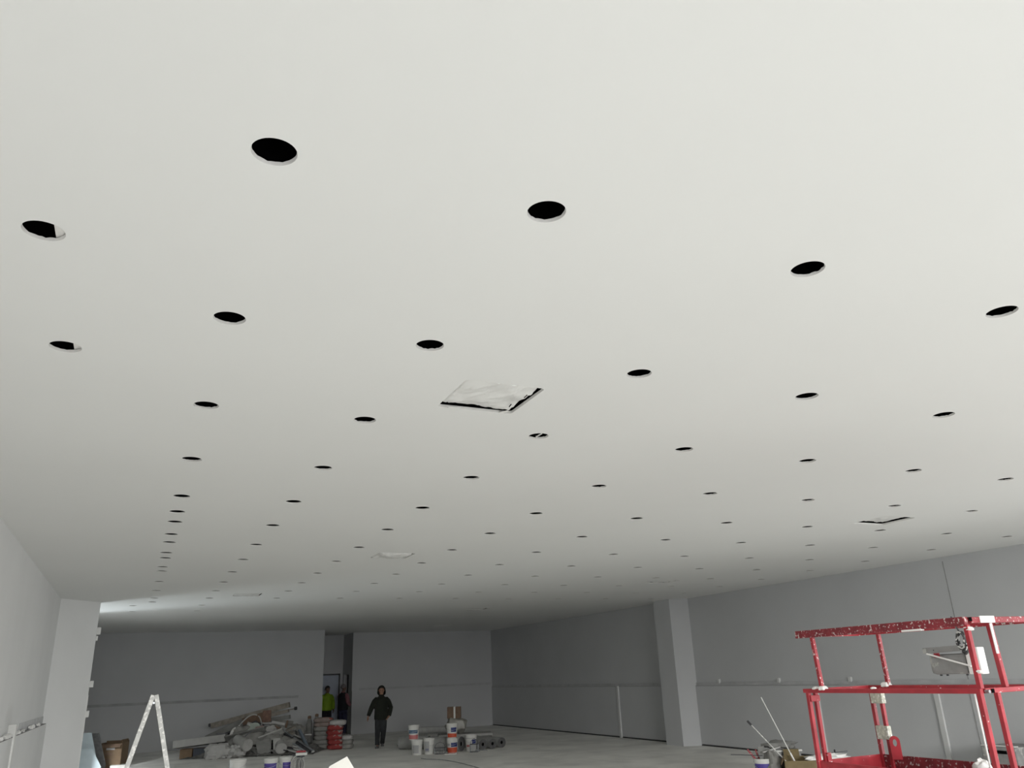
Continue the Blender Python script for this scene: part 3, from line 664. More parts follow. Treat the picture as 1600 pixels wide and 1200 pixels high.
wb = tag(MB().blob((0, 0, 0), (0.30, 0.24, 0.20), 3, 0.25, 1.6, 0.6).build('wrapped_bale', mat('cloudy_wrap', (0.30, 0.29, 0.26), 0.4, var=0.25, scale=5, bump=0.3, bscale=7), None, True), 'cloudy plastic wrapped bale under the brown box', 'bale')
wb.location = at(GRP, 0.12, 1.85, 0.555); wb.rotation_euler = (0, 0, ANG)
bb = thing('cardboard_box', 'brown cardboard box with pale tape, on top of the wrapped bale', 'box', at(GRP, 0.06, 1.85, 0.755), ANG)
MB().box((0, 0, 0.165), (0.42, 0.32, 0.33), bevel=0.004).build('carton', M_CARDDARK, bb)
MB().box((0.02, -0.162, 0.165), (0.055, 0.004, 0.33)).build('packing_tape', M_BUCKET, bb)
MB().box((0.02, 0, 0.332), (0.055, 0.32, 0.004)).build('packing_tape', M_BUCKET, bb)
def wire_basket(label, fr, u, w, s, yaw=0.0):
    t = thing('wire_basket', label, 'basket', at(fr, u, w), ANG + yaw, 'small wire baskets by the buckets')
    a, b, c = s
    for z, nm in ((0.01, 'base_ring'), (c, 'rim')):
        f = MB()
        for p, q in (((-a, -b), (a, -b)), ((a, -b), (a, b)), ((a, b), (-a, b)), ((-a, b), (-a, -b))): f.cyl((p[0], p[1], z), (q[0], q[1], z), 0.006, seg=6)
        f.build(nm, M_DARK, t)
    g = MB()
    for k in range(7):
        x = -a + 2 * a * k / 6
        for y in (-b, b): g.cyl((x, y, 0.01), (x, y, c), 0.004, seg=5)
        g.cyl((x, -b, 0.01), (x, b, 0.01), 0.004, seg=5)
    for k in range(1, 4):
        y = -b + 2 * b * k / 4
        for x in (-a, a): g.cyl((x, y, 0.01), (x, y, c), 0.004, seg=5)
    g.build('wire_mesh', M_STEEL, t)
    MB().tube([(-a, 0, c), (-a * 0.7, 0, c + 0.10), (0, 0, c + 0.14), (a * 0.7, 0, c + 0.10), (a, 0, c)], 0.006, 6).build('handle', M_DARK, t)
    return t
wire_basket('wire basket between the white bucket and the right bucket stack', GRP, -0.13, -1.18, (0.15, 0.10, 0.16), 0.15)
wire_basket('wire basket in front of the navy-labelled bucket beside the rolls', GRP, 0.80, -0.98, (0.11, 0.10, 0.20), -0.1)
tray = thing('roller_tray', 'flat pale roller tray lying in front of the right bucket stack', 'tray', at(GRP, 0.18, -1.38), ANG)
MB().box((0, 0, 0.012), (0.34, 0.16, 0.02), bevel=0.006).build('tray_pan', M_BUCKET, tray)
MB().box((0.02, 0.0, 0.026), (0.20, 0.10, 0.006)).build('paint_puddle', M_PINK, tray)
def smooth_path(pts, n=8):
    out = []
    for k in range(len(pts) - 1):
        p0, p1, p2, p3 = (Vector(pts[max(0, min(len(pts) - 1, k + d))]) for d in (-1, 0, 1, 2))
        for q in range(n):
            t = q / n
            out.append(0.5 * ((2 * p1) + (p2 - p0) * t + (2 * p0 - 5 * p1 + 4 * p2 - p3) * t * t + (3 * p1 - p0 - 3 * p2 + p3) * t ** 3))
    return out + [Vector(pts[-1])]
cab = smooth_path([(-0.52, -2.30, 0.012), (-0.35, -2.57, 0.012), (0.06, -2.90, 0.012), (0.51, -3.69, 0.012), (1.04, -5.0, 0.012), (1.28, -5.85, 0.012), (1.9, -7.2, 0.012)])
tag(MB().tube([at(GRP, *v) for v in cab], 0.010, 6).build('floor_cable', M_GREYBOX, None, True), 'thin grey cable curving over the floor in front of the buckets', 'cable')
ring = tag(MB().tube([at(GRP, 0.98 + 0.17 * math.cos(a * 0.35), -0.72 + 0.12 * math.sin(a * 0.35), 0.012) for a in range(14)], 0.010, 6).build('bent_strip', M_STEEL, None, True), 'bent pale strip lying in front of the dark roll ends', 'strip')
for k, (u, w, s) in enumerate(((-1.62, 1.9, 0.10), (-1.35, 1.6, 0.06))):
    o = tag(MB().blob((0, 0, 0), (s, s * 0.7, s * 0.45), k + 20, 0.4, 2, 1, sub=14).build('debris_lump', M_DARK, None, True), ('larger' if k == 0 else 'smaller') + ' dark lump of debris on floor between the hooded person and rolls', 'debris')
    o.location = at(GRP, u, w, s * 0.45)

# ------------------------------------------------------------------ cement sacks by the recess
def sack(label, loc, s, m, seed, rz, group):
    t = tag(MB().blob((0, 0, 0), s, seed, 0.14, 1.7, 0.62).build('cement_sack', m, None, True), label, 'sack', group)
    t.location = loc; t.rotation_euler = (0, 0, rz); return t
GA = 'grey cement sacks piled beside the heap'; GB = 'red printed sacks piled by the recess'
rnd = random.Random(2)
posn = ['bottom', 'second from bottom', 'third from bottom', 'fourth from bottom', 'fifth from bottom', 'sixth from bottom', 'seventh from bottom', 'top']
for k in range(7):
    sack('grey cement sack, %s of the tall pile right of the rubble heap' % posn[k if k < 6 else 7], at(HEAP, 1.98 + rnd.uniform(-0.03, 0.03), 0.35, 0.075 + 0.128 * k), (0.29, 0.22, 0.078), M_REDGREY if k > 4 else M_SACK, k + 30, ANG + rnd.uniform(-0.12, 0.12), GA)
for k in range(5):
    sack('red printed sack, %s of the red pile in front of the recess' % posn[k if k < 4 else 7], at(HEAP, 2.42 + rnd.uniform(-0.02, 0.02), 0.05, 0.08 + 0.135 * k), (0.235, 0.22, 0.083), M_REDSACK, k + 50, ANG + rnd.uniform(-0.1, 0.1), GB)
sack('white topped sack lying over the top of the red pile', at(HEAP, 2.48, 0.12, 0.755), (0.25, 0.22, 0.085), M_SACKWHITE, 71, ANG + 0.1, GB)
for k in range(3):
    sack('pale sack, %s of the short pile right of the red sacks' % posn[k if k < 2 else 7], at(HEAP, 2.80, 0.12, 0.07 + 0.125 * k), (0.165, 0.20, 0.076), M_SACK if k < 2 else M_SACKWHITE, k + 60, ANG, 'pale sacks by the recess')

# plaster scraps lying on the ledge of the left wall
rnd = random.Random(12)
for k, y in enumerate((12.95, 13.45, 13.75, 14.35, 14.62, 14.95, 15.5, 16.6, 17.0, 17.9)):
    sc_ = rnd.uniform(0.035, 0.07)
    o = MB().blob((0, 0, 0), (sc_ * 0.6, sc_ * 2.2, sc_ * 0.55), k + 90, 0.6, 2.4, 1.0, sub=12).build('plaster_scrap', M_WHITEPLASTER)
    o.location = (LX + 0.045, y, DADO_L + 0.008 + sc_ * 0.35)
    tag(o, 'white plaster scrap lying on the narrow ledge of the left wall', 'plaster scrap', 'plaster scraps on the left wall ledge')
# ------------------------------------------------------------------ rubble heap against the back wall
HG = 'offcuts and waste on the rubble heap'
def hb(name, label, cat, p0, p1, w, t, m, hint=(0, 0, 1), group=HG, bevel=0.0):
    """a board, plank or profile from p0 to p1 (heap coordinates: right, away, up)"""
    o = MB().bar(p0, p1, w, t, hint, bevel).build(name, m)
    o.location = at(HEAP, 0, 0); o.rotation_euler = (0, 0, ANG)
    return tag(o, label, cat, group)
def hs(name, label, cat, c, s, m, seed, lump=0.3, rot=0.0, power=0.75, freq=1.8):
    o = MB().blob(c, s, seed, lump, freq, power, rot).build(name, m, None, True)
    o.location = at(HEAP, 0, 0); o.rotation_euler = (0, 0, ANG)
    return tag(o, label, cat, HG)
# dusty rubble under it all
mb = MB(); bm = mb.bm; NX, NY = 46, 20; g = []
for a in range(NX + 1):
    row = []
    for b in range(NY + 1):
        u = -2.0 + 4.1 * a / NX; w = -1.45 + 3.0 * b / NY
        e = max(0, 1 - ((u - 0.15) / 2.0) ** 2) * max(0, 1 - ((w + 0.05) / 1.42) ** 2)
        z = 0.26 * e ** 0.7 + 0.30 * max(0, 1 - ((u - 0.2) / 1.2) ** 2) * max(0, min(1, (w + 0.9) / 1.1)) * e + (0.14 * noise.noise(Vector((u * 3.1, w * 3.1, 1))) + 0.12 * noise.noise(Vector((u * 8, w * 8, 4)))) * min(1, e * 3)
        row.append(bm.verts.new((u, w, max(z, 0.004))))
    g.append(row)
for a in range(NX):
    for b in range(NY):
        f4 = (g[a][b], g[a + 1][b], g[a + 1][b + 1], g[a][b + 1])
        if max(v.co.z for v in f4) > 0.012: bm.faces.new(f4)
bmesh.ops.delete(bm, geom=[v for v in bm.verts if not v.link_faces], context='VERTS')
rub = mb.build('rubble', mat('dark_rubble', (0.13, 0.128, 0.12), 0.95, var=0.4, scale=9))
rub.location = at(HEAP, 0, 0); rub.rotation_euler = (0, 0, ANG)
tag(rub, 'grey plaster rubble lying under the heap of offcuts and sacks', 'rubble', None, 'stuff')
# timbers and cardboard leaning on the back of the heap
hb('timber_plank', 'topmost long grey timber rising to the right on the heap', 'plank', (-1.75, 0.9, 0.78), (0.72, 0.9, 1.32), 0.20, 0.16, M_WOOD)
hb('timber_plank', 'long grey timber with dark end, just below the topmost one', 'plank', (-0.9, 0.6, 0.78), (0.78, 0.6, 1.15), 0.16, 0.09, M_WOOD)
hb('timber_plank', 'shorter grey timber lying third down on the right of heap', 'plank', (-0.1, 0.5, 0.86), (0.86, 0.5, 0.97), 0.2, 0.12, M_BOARDGREY)
hb('timber_plank', 'thin dark-ended lath poking out right of the stacked timbers', 'plank', (0.1, 0.75, 1.08), (0.98, 0.75, 1.20), 0.05, 0.035, M_WOOD)
for p, lab in (((-1.80, 0.88, 0.80), 'left dark pipe stub at the end of the topmost timber'), ((0.97, 0.74, 1.20), 'right dark pipe stub at the end of the thin lath')):
    o = MB().cyl((p[0] - 0.04, p[1], p[2]), (p[0] + 0.04, p[1], p[2] + 0.01), 0.05, seg=12).build('drain_pipe_stub', M_DARK); o.location = at(HEAP, 0, 0); o.rotation_euler = (0, 0, ANG); tag(o, lab, 'pipe', HG)
hb('cardboard_sheet', 'brown cardboard sheet behind the white hoop on the heap', 'cardboard', (-0.55, 0.25, 0.86), (0.10, 0.25, 1.02), 0.02, 0.26, M_CARDDARK, (0, 0, 1))
hb('corrugated_sheet', 'reddish brown corrugated sheet upright near the heap top', 'cardboard', (0.08, 0.2, 1.02), (0.34, 0.2, 1.03), 0.03, 0.34, mat('reddish_corrugated', (0.20, 0.12, 0.09), 0.9, var=0.25, scale=14))
hb('plaster_sheet', 'large leaning grey board at the left of the heap', 'plasterboard', (-1.62, 0.1, 0.42), (-0.45, 0.35, 0.92), 0.03, 0.24, M_BOARDGREY, (0, 0.4, 1))
hb('metal_stud', 'upper thin dark channel on the left slope of the heap', 'metal stud', (-1.55, -0.05, 0.38), (-0.05, 0.0, 0.90), 0.05, 0.05, M_DARK)
hb('metal_stud', 'lower thin pale channel on the left slope of the heap', 'metal stud', (-1.58, -0.12, 0.32), (-0.12, -0.1, 0.80), 0.05, 0.06, M_BOARDGREY)
hb('timber_plank', 'short dark timber in the hollow above the pale slab', 'plank', (-1.05, -0.5, 0.36), (-0.45, -0.45, 0.62), 0.06, 0.20, M_VOID)
# pale slab on boxes at the left
hb('plaster_slab', 'long pale slab resting on two boxes at the left foot of heap', 'plasterboard', (-2.16, -0.9, 0.37), (-0.62, -0.9, 0.50), 0.40, 0.20, M_BOARD, (0, 0.1, 1))
for u, lab, m, s in ((-1.72, 'brown box under the left end of the pale slab', M_CARD, (0.36, 0.36, 0.26)), (-1.20, 'dark blue-grey box under the middle of the pale slab', M_TEAL, (0.60, 0.40, 0.27))):
    t = thing('cardboard_box', lab, 'box', at(HEAP, u, -1.0), ANG, HG)
    MB().box((0, 0, s[2] / 2), s, bevel=0.004).build('carton', m if m is M_CARD else mat('dark_blue_grey_card', (0.055, 0.062, 0.075), 0.8), t)
    MB().box((0, 0, s[2] + 0.001), (s[0] * 0.98, 0.05, 0.004)).build('packing_tape', M_CARDDARK, t)
# sacks
hs('waste_sack', 'crumpled white waste sack at the front foot of the heap', 'sack', (-0.60, -1.65, 0.19), (0.36, 0.24, 0.20), M_SACKWHITE, 3, 0.5, 0.1, 0.8, 2.4)
hs('waste_sack', 'flattened white sack between the crumpled sack and the lying tub', 'sack', (-0.13, -1.55, 0.17), (0.26, 0.24, 0.17), M_SACKWHITE, 5, 0.5, -0.2, 0.8, 2.4)
hs('waste_sack', 'big grey sack in the middle of the heap', 'sack', (0.0, -0.9, 0.46), (0.55, 0.34, 0.20), M_SACK, 11, 0.35, 0.2)
hs('waste_sack', 'grey sack under the round pale lid', 'sack', (-0.30, -0.55, 0.66), (0.30, 0.26, 0.14), M_SACK, 12, 0.35, -0.3)
hs('waste_sack', 'small pinkish sack right of the round pale lid', 'sack', (0.30, -0.75, 0.68), (0.14, 0.14, 0.10), mat('pinkish_sack', (0.44, 0.32, 0.29), 0.9, var=0.2), 13, 0.4)
hs('waste_sack', 'small pale sack high on the heap right of the pinkish one', 'sack', (0.62, -0.8, 0.66), (0.17, 0.14, 0.12), M_SACKWHITE, 14, 0.4, 0.5)
hs('waste_sack', 'grey sack slumped on the heap right of the thin channels', 'sack', (0.80, -1.0, 0.36), (0.28, 0.26, 0.24), M_SACK, 15, 0.35)
hs('waste_sack', 'grey sack low on the right slope behind the lying drum', 'sack', (1.18, -0.95, 0.26), (0.34, 0.26, 0.20), M_SACK, 16, 0.4, 0.4)
hs('waste_sack', 'small crumpled sack at the right foot of the heap', 'sack', (1.55, -1.0, 0.10), (0.22, 0.16, 0.11), M_SACKWHITE, 17, 0.5, 0.2, 0.8, 2.5)
hs('waste_sack', 'pale sack behind the heap top on the right side', 'sack', (0.70, 0.15, 0.72), (0.32, 0.26, 0.17), M_SACK, 18, 0.35)
hs('waste_sack', 'grey sack on the back right of heap beside the upright rolls', 'sack', (1.10, 0.1, 0.52), (0.34, 0.28, 0.22), M_SACK, 19, 0.35)
def tub(label, c, r, L, dirv, m=M_BOARD):
    t = thing('waste_drum', label, 'drum', at(HEAP, *c), ANG, HG)
    d = Vector(dirv).normalized()
    MB().cyl((0, 0, 0), d * L, r, r * 0.88, 26).build('drum_wall', m, t, True)
    q = MB().lathe([(r * 1.03, -0.012), (r * 1.03, 0.012), (r * 0.9, 0.012), (r * 0.9, -0.012)], 26, closed=True).build('rim', m, t, True)
    q.rotation_euler = d.to_track_quat('Z', 'Y').to_euler()
    MB().cyl(d * -0.004, d * 0.001, r * 0.9, seg=26).build('end_disc', M_SACKWHITE if m is M_BOARD else m, t)
tub('pale lying drum with oval end, at the heap front beside the white sacks', (0.22, -1.62, 0.33), 0.17, 0.55, (-0.75, 0.6, 0.25))
tub('pale lying drum with oval end, at the right front of the heap', (1.15, -1.40, 0.19), 0.16, 0.45, (-0.35, 0.8, 0.35))
lid = thing('bucket_lid', 'round pale green-grey lid lying tilted on the heap', 'lid', at(HEAP, 0.07, -0.62, 0.74), ANG, HG)
l1 = MB().lathe([(0, 0.008), (0.165, 0.008), (0.17, 0.014), (0.19, 0.014), (0.195, -0.012), (0.185, -0.012), (0.18, 0.0), (0, 0.0)], 30).build('lid_disc', mat('green_grey_plastic', (0.40, 0.45, 0.40), 0.5), lid, True); l1.rotation_euler = (R(42), R(5), 0)
hoop = tag(MB().tube([at(HEAP, -0.50 + 0.52 * (k / 16.0), -0.2, 0.82 + 0.28 * math.sin(math.pi * 0.62 * k / 16.0)) for k in range(17)], 0.020, 8).build('pipe_hoop', M_SACKWHITE, None, True), 'white bent pipe arching over brown cardboard on the heap', 'pipe', HG)
tag(MB().tube([at(HEAP, 0.10 + 0.13 * (k / 8.0) ** 0.7, -0.35, 1.06 - 0.26 * (k / 8.0) ** 1.4) for k in range(9)], 0.018, 8).build('pipe_hoop', M_SACKWHITE, None, True), 'short white bent pipe hanging down to the round lid', 'pipe', HG)
tag(MB().tube([at(HEAP, -0.56, -0.75, 0.42), at(HEAP, -0.565, -0.74, 0.58), at(HEAP, -0.55, -0.73, 0.66), at(HEAP, -0.50, -0.72, 0.72), at(HEAP, -0.42, -0.7, 0.76), at(HEAP, -0.33, -0.68, 0.80)], 0.048, 12).build('elbow_pipe', M_BUCKET, None, True), 'white plastic elbow pipe on the left of the heap', 'pipe', HG)
tag(MB().cyl(at(HEAP, -0.18, -0.5, 0.86), at(HEAP, -0.02, -0.45, 0.80), 0.06, seg=16).build('paper_tube', M_BOARD, None, True), 'stubby pale tube lying above the round lid', 'tube', HG)
# profiles and sheets to the right
hb('paint_roller', 'white roller sleeve on a thin pole, high on the right of heap', 'roller', (0.60, -0.55, 0.885), (0.98, -0.5, 0.80), 0.07, 0.07, M_SACKWHITE)
hb('roller_stick', 'thin pale stick left of the white roller sleeve', 'stick', (0.30, -0.55, 0.86), (0.66, -0.53, 0.84), 0.025, 0.025, M_SACKWHITE)
hb('plaster_sheet', 'grey sheet lying flat across the middle of the heap', 'plasterboard', (-0.56, -1.15, 0.44), (0.58, -1.05, 0.66), 0.5, 0.025, M_BOARDGREY, (0, 0.6, 1))
hb('metal_stud', 'thin dark rod lying slanted over the grey sheet', 'metal stud', (-0.12, -1.45, 0.40), (0.24, -1.35, 0.70), 0.03, 0.03, M_DARK)
hb('plaster_sheet', 'narrow pale offcut rising right over the heap middle', 'plasterboard', (0.42, -1.15, 0.44), (1.10, -1.1, 0.66), 0.22, 0.05, M_BOARD, (0, 0.6, 1))
hb('plaster_sheet', 'upright grey offcut at the heap front near the black gap', 'plasterboard', (0.42, -1.35, 0.20), (0.82, -1.3, 0.30), 0.03, 0.38, M_BOARDGREY)
hb('plaster_sheet', 'thin upright dark strip at the heap front', 'plasterboard', (0.845, -1.33, 0.22), (0.875, -1.30, 0.22), 0.03, 0.40, M_VOID)
hb('plaster_sheet', 'upright pale offcut right of the thin dark strip', 'plasterboard', (0.89, -1.3, 0.24), (1.08, -1.25, 0.26), 0.03, 0.42, M_BOARD)
hb('metal_stud', 'uppermost galvanised stud sloping down to the sacks at right', 'metal stud', (0.95, -0.7, 0.66), (2.05, -1.15, 0.06), 0.07, 0.05, M_STEEL)
hb('metal_stud', 'middle dark stud sloping down the right side of heap', 'metal stud', (1.05, -0.85, 0.57), (1.98, -1.25, 0.05), 0.09, 0.05, M_DARK)
hb('metal_stud', 'lower galvanised stud sloping down the right side of heap', 'metal stud', (1.10, -0.98, 0.46), (1.92, -1.32, 0.045), 0.06, 0.04, M_STEEL)
hb('metal_stud', 'steep blue-grey stud leaning near the grey cement sacks', 'metal stud', (1.42, -0.45, 0.62), (1.85, -0.9, 0.08), 0.08, 0.05, mat('blue_grey_stud', (0.20, 0.24, 0.29), 0.5, 0.4))
hb('foil_scrap', 'bright shiny foil scrap at the right end of the studs', 'foil', (2.00, -1.2, 0.035), (2.09, -1.22, 0.065), 0.06, 0.05, mat('bright_foil', (0.85, 0.86, 0.86), 0.15, 0.9))
hb('plaster_sheet', 'low pale offcut beside the lying drum at right front', 'plasterboard', (1.30, -1.25, 0.14), (1.72, -1.38, 0.05), 0.12, 0.04, M_BOARD)
tag(MB().tube([at(HEAP, 1.20 + 0.04 * k, -1.55 + 0.008 * k * k * 0.2, 0.015 + 0.010 * math.sin(k * 0.8) ** 2) for k in range(14)], 0.014, 6).build('hose', M_DARK, None, True), 'dark hose on floor before the right lying drum', 'hose', HG)
# offcuts scattered over the slope
rnd = random.Random(33)
OFF = [M_BOARD, M_BOARDGREY, M_SACKWHITE, M_WOOD, M_DARK, M_BOARD, M_CARDDARK, M_BOARDGREY]
for k in range(54):
    u = rnd.uniform(-1.1, 1.65); w = rnd.uniform(-1.25, -0.05)
    e = max(0, 1 - ((u - 0.15) / 2.0) ** 2) * max(0, 1 - ((w + 0.05) / 1.42) ** 2)
    z = 0.10 + 0.62 * e * min(1, (w + 1.5) / 1.0) * rnd.uniform(0.75, 1.15)
    a = rnd.uniform(0, 6.28); L = rnd.uniform(0.22, 0.62)
    d = Vector((math.cos(a), math.sin(a) * 0.6, rnd.uniform(-0.55, 0.35) * (1 if math.cos(a) * (u - 0.1) > 0 else -1))).normalized() * L / 2
    if z - abs(d.z) < 0.03: z = abs(d.z) + 0.05
    hb('small_offcut', 'small offcut of board, card or timber scattered on the heap slope', 'offcut', Vector((u, w, z)) - d, Vector((u, w, z)) + d, rnd.uniform(0.05, 0.26), rnd.uniform(0.012, 0.05), OFF[k % 8], (rnd.uniform(-0.6, 0.6), rnd.uniform(-0.9, 0.2), 1))
# two upright wrapped rolls behind the heap
for k, (u, h, lab) in enumerate(((1.43, 0.90, 'left of two upright grey bundles with dark tops behind heap'), (1.66, 0.95, 'right of two upright grey bundles with dark tops behind heap'))):
    t = thing('upright_bundle', lab, 'bundle', at(HEAP, u, 0.75), ANG, 'upright bundles behind the heap')
    MB().lathe([(0.09, 0), (0.10, 0.02), (0.095, h * 0.8), (0.075, h * 0.9), (0.05, h)], 18).build('wrapped_body', M_BOARDGREY, t, True)
    MB().lathe([(0.055, h - 0.02), (0.06, h + 0.01), (0.05, h + 0.06), (0.0, h + 0.07)], 14).build('dark_top', M_CARDDARK, t, True)

# ------------------------------------------------------------------ beyond the left pier
for k, (x0, x1, zt, m, lab) in enumerate(((-1.35, -0.70, 0.93, M_BLUEBOARD, 'pale blue foam board leaning beyond the left pier, front one'), (-1.20, -0.52, 0.90, M_FOAM, 'dark board leaning behind the pale blue foam boards'), (-1.38, -0.62, 0.55, M_BLUEBOARD, 'short pale blue foam board in front, beyond the left pier'))):
    y = (25.55, 25.85, 25.3)[k]
    o = MB().prism([(x0, 0.0), (x1 + 0.14, 0.0), (x1 + 0.16, 0.10), (x1 - 0.10, zt), (x0, zt)], -0.03, 0.03).build('foam_board', m)
    o.rotation_euler = (R(84), 0, 0); o.location = (0, y, 0.01)
    tag(o, lab, 'board', 'boards leaning beyond the left pier')
bx = thing('open_carton', 'tall open brown cardboard box beyond the left pier', 'box', (-0.22, 26.35, 0), ANG + 0.1)
for s, c in (((0.60, 0.012, 0.60), (0, -0.26, 0.30)), ((0.60, 0.012, 0.66), (0, 0.26, 0.33)), ((0.012, 0.52, 0.62), (-0.30, 0, 0.31)), ((0.012, 0.52, 0.62), (0.30, 0, 0.31))):
    MB().box(c, s).build('carton_wall', M_CARD, bx)
MB().box((0, 0, 0.01), (0.6, 0.52, 0.012)).build('carton_base', M_CARD, bx)
MB().bar((0, -0.265, 0.60), (0, -0.40, 0.52), 0.58, 0.010).build('flap', M_CARDDARK, bx)
MB().bar((0.300, 0, 0.62), (0.27, 0, 0.70), 0.50, 0.010).build('flap', M_CARD, bx)
for k in range(3): MB().box((-0.05 + 0.03 * k, -0.268, 0.22 + 0.13 * k), (0.22, 0.004, 0.05)).build('printed_panel', M_GREY if k == 2 else M_CARDDARK, bx)
tag(MB().box((-0.02, 26.0, 0.04), (0.42, 0.30, 0.08), ANG + 0.2, 0.01).build('plaster_slab', M_BUCKET), 'white slab lying on floor before the tall open brown box', 'plasterboard')

# ------------------------------------------------------------------ tool pile by the right wall
def pp(u, w, z=0.0): return at(PILE, u, w, z)
tb = pail('tool_bucket', 'purple and white bucket full of tools, left of the lift', pp(-0.06, 1.0), 0.165, 0.43, 0.0, None, [(M_PURPLE, 0.02, 0.355, -175, -5), (M_BUCKET, 0.06, 0.20, -95, -60)])
tools = [((-0.06, 0, 0.30), (-0.25, 0.02, 0.56), 0.035, 0.02, M_REDDIRTY, 'red-handled trowel sticking out left of the tool bucket'),
         ((-0.03, 0.05, 0.30), (-0.10, 0.05, 0.55), 0.03, 0.02, M_REDDIRTY, 'dark red handle beside the trowel in the tool bucket'),
         ((0.02, -0.02, 0.28), (-0.02, 0.0, 0.60), 0.12, 0.02, M_BOARDGREY, 'wide grey plaster float upright in the tool bucket'),
         ((0.06, 0.04, 0.30), (0.10, 0.05, 0.57), 0.11, 0.02, M_GREYBOX, 'lighter grey float behind in the tool bucket')]
for a, b, w_, t_, m, lab in tools:
    o = MB().bar(a, b, w_, t_, (0, 1, 0), 0.004).build('hand_tool', m); o.location = pp(-0.06, 1.0, 0.02); o.rotation_euler = (0, 0, ANG)
    tag(o, lab, 'tool', 'tools in the purple bucket')
hcord = tag(MB().tube([pp(-0.62 + 0.06 * k, 0.98, 0.51 - 0.004 * k) for k in range(10)] + [pp(-0.03, 1.0, 0.465)], 0.006, 6).build('thin_rod', M_DARK, None, True), 'thin dark rod poking left out of the tool bucket', 'rod')
cbx = thing('cardboard_box', 'open ochre cardboard box holding poles, left of the lift', 'box', pp(0.46, 0.66), ANG - 0.25)
for s, c in (((0.50, 0.012, 0.42), (0, -0.20, 0.21)), ((0.50, 0.012, 0.46), (0, 0.20, 0.23)), ((0.012, 0.40, 0.47), (-0.25, 0, 0.235)), ((0.012, 0.40, 0.42), (0.25, 0, 0.21))):
    MB().box(c, s).build('carton_wall', M_OCHRE, cbx)
MB().box((0, 0, 0.01), (0.49, 0.39, 0.012)).build('carton_base', M_OCHRE, cbx)
MB().bar((-0.255, 0, 0.47), (-0.31, 0.0, 0.36), 0.36, 0.010).build('flap', M_CARD, cbx)
MB().bar((-0.10, 0.205, 0.46), (-0.10, 0.26, 0.56), 0.26, 0.010).build('flap', M_OCHRE, cbx)
def ppole(label, a, b, r, m, grip=None):
    t = thing('broom_pole', label, 'pole', pp(*a), ANG, 'poles leaning in the ochre box')
    d = Vector(b) - Vector(a)
    MB().cyl((0, 0, 0), d, r, seg=10).build('shaft', m, t, True)
    if grip: MB().cyl(d * 0.93, d * 1.0, r * 1.9, seg=10).build('grip', grip, t, True)
    else: MB().cyl(d * 0.0, d * 0.35, r * 1.5, seg=10).build('sleeve', M_WHITEPLASTER, t, True)
ppole('long pale extension pole leaning left out of the ochre box', (0.52, 0.62, 0.03), (0.05, 1.0, 1.42), 0.010, M_BUCKET)
ppole('short dark-gripped broom pole leaning left out of the ochre box', (0.52, 0.50, 0.03), (-0.25, 1.0, 1.04), 0.010, M_ALU, M_DARK)
for c, s, m, sd, lab in (((0.08, 0.92, 0.27), (0.14, 0.15, 0.26), M_SACK, 3, 'grey rag bundle between tool bucket and ochre box'),
                         ((0.30, 1.15, 0.62), (0.26, 0.16, 0.07), M_BOARDGREY, 6, 'dusty work gloves and cloth lying on top behind the ochre box'),
                         ((0.05, 0.60, 0.13), (0.20, 0.16, 0.13), M_DARK, 8, 'black bin bag low in front of the tool bucket'),
                         ((0.92, 0.55, 0.44), (0.34, 0.16, 0.06), M_WHITEPLASTER, 9, 'white plastic sheet draped right of the ochre box')):
    o = tag(MB().blob((0, 0, 0), s, sd, 0.45, 2.0, 0.9).build('rag_bundle' if sd != 8 else 'bin_bag', m, None, True), lab, 'bag')
    o.location = pp(*c); o.rotation_euler = (0, 0, ANG)
for (u, w, h, m, lab) in ((0.32, 1.2, 0.55, M_GREYBOX, 'grey storage tub behind the ochre box'), (0.95, 0.62, 0.38, M_GREYBOX, 'low grey tub under the white plastic sheet')):
    t = thing('storage_tub', lab, 'tub', pp(u, w), ANG)
    MB().box((0, 0, h / 2), (0.62, 0.36, h), bevel=0.02).build('tub_wall', m, t)
    MB().box((0, 0, h - 0.02), (0.66, 0.40, 0.03), bevel=0.006).build('tub_rim', M_BUCKET, t)
o = tag(MB().bar(pp(-0.08, 0.9, 0.535), pp(0.26, 1.0, 0.60), 0.05, 0.02, (0, 0, 1)).build('plaster_lath', M_SACKWHITE), 'thin white lath lying over the tool pile', 'lath')
jack = thing('wall_bracket', 'small dark bracket with thin spike on white sheet left of the red post', 'bracket', pp(1.12, 0.60, 0.46), ANG)
MB().bar((-0.05, 0, 0.0), (-0.05, 0, 0.10), 0.02, 0.02).build('upright', M_DARK, jack)
MB().bar((-0.10, 0, 0.05), (0.17, 0, 0.065), 0.012, 0.012).build('spike', M_DARK, jack)

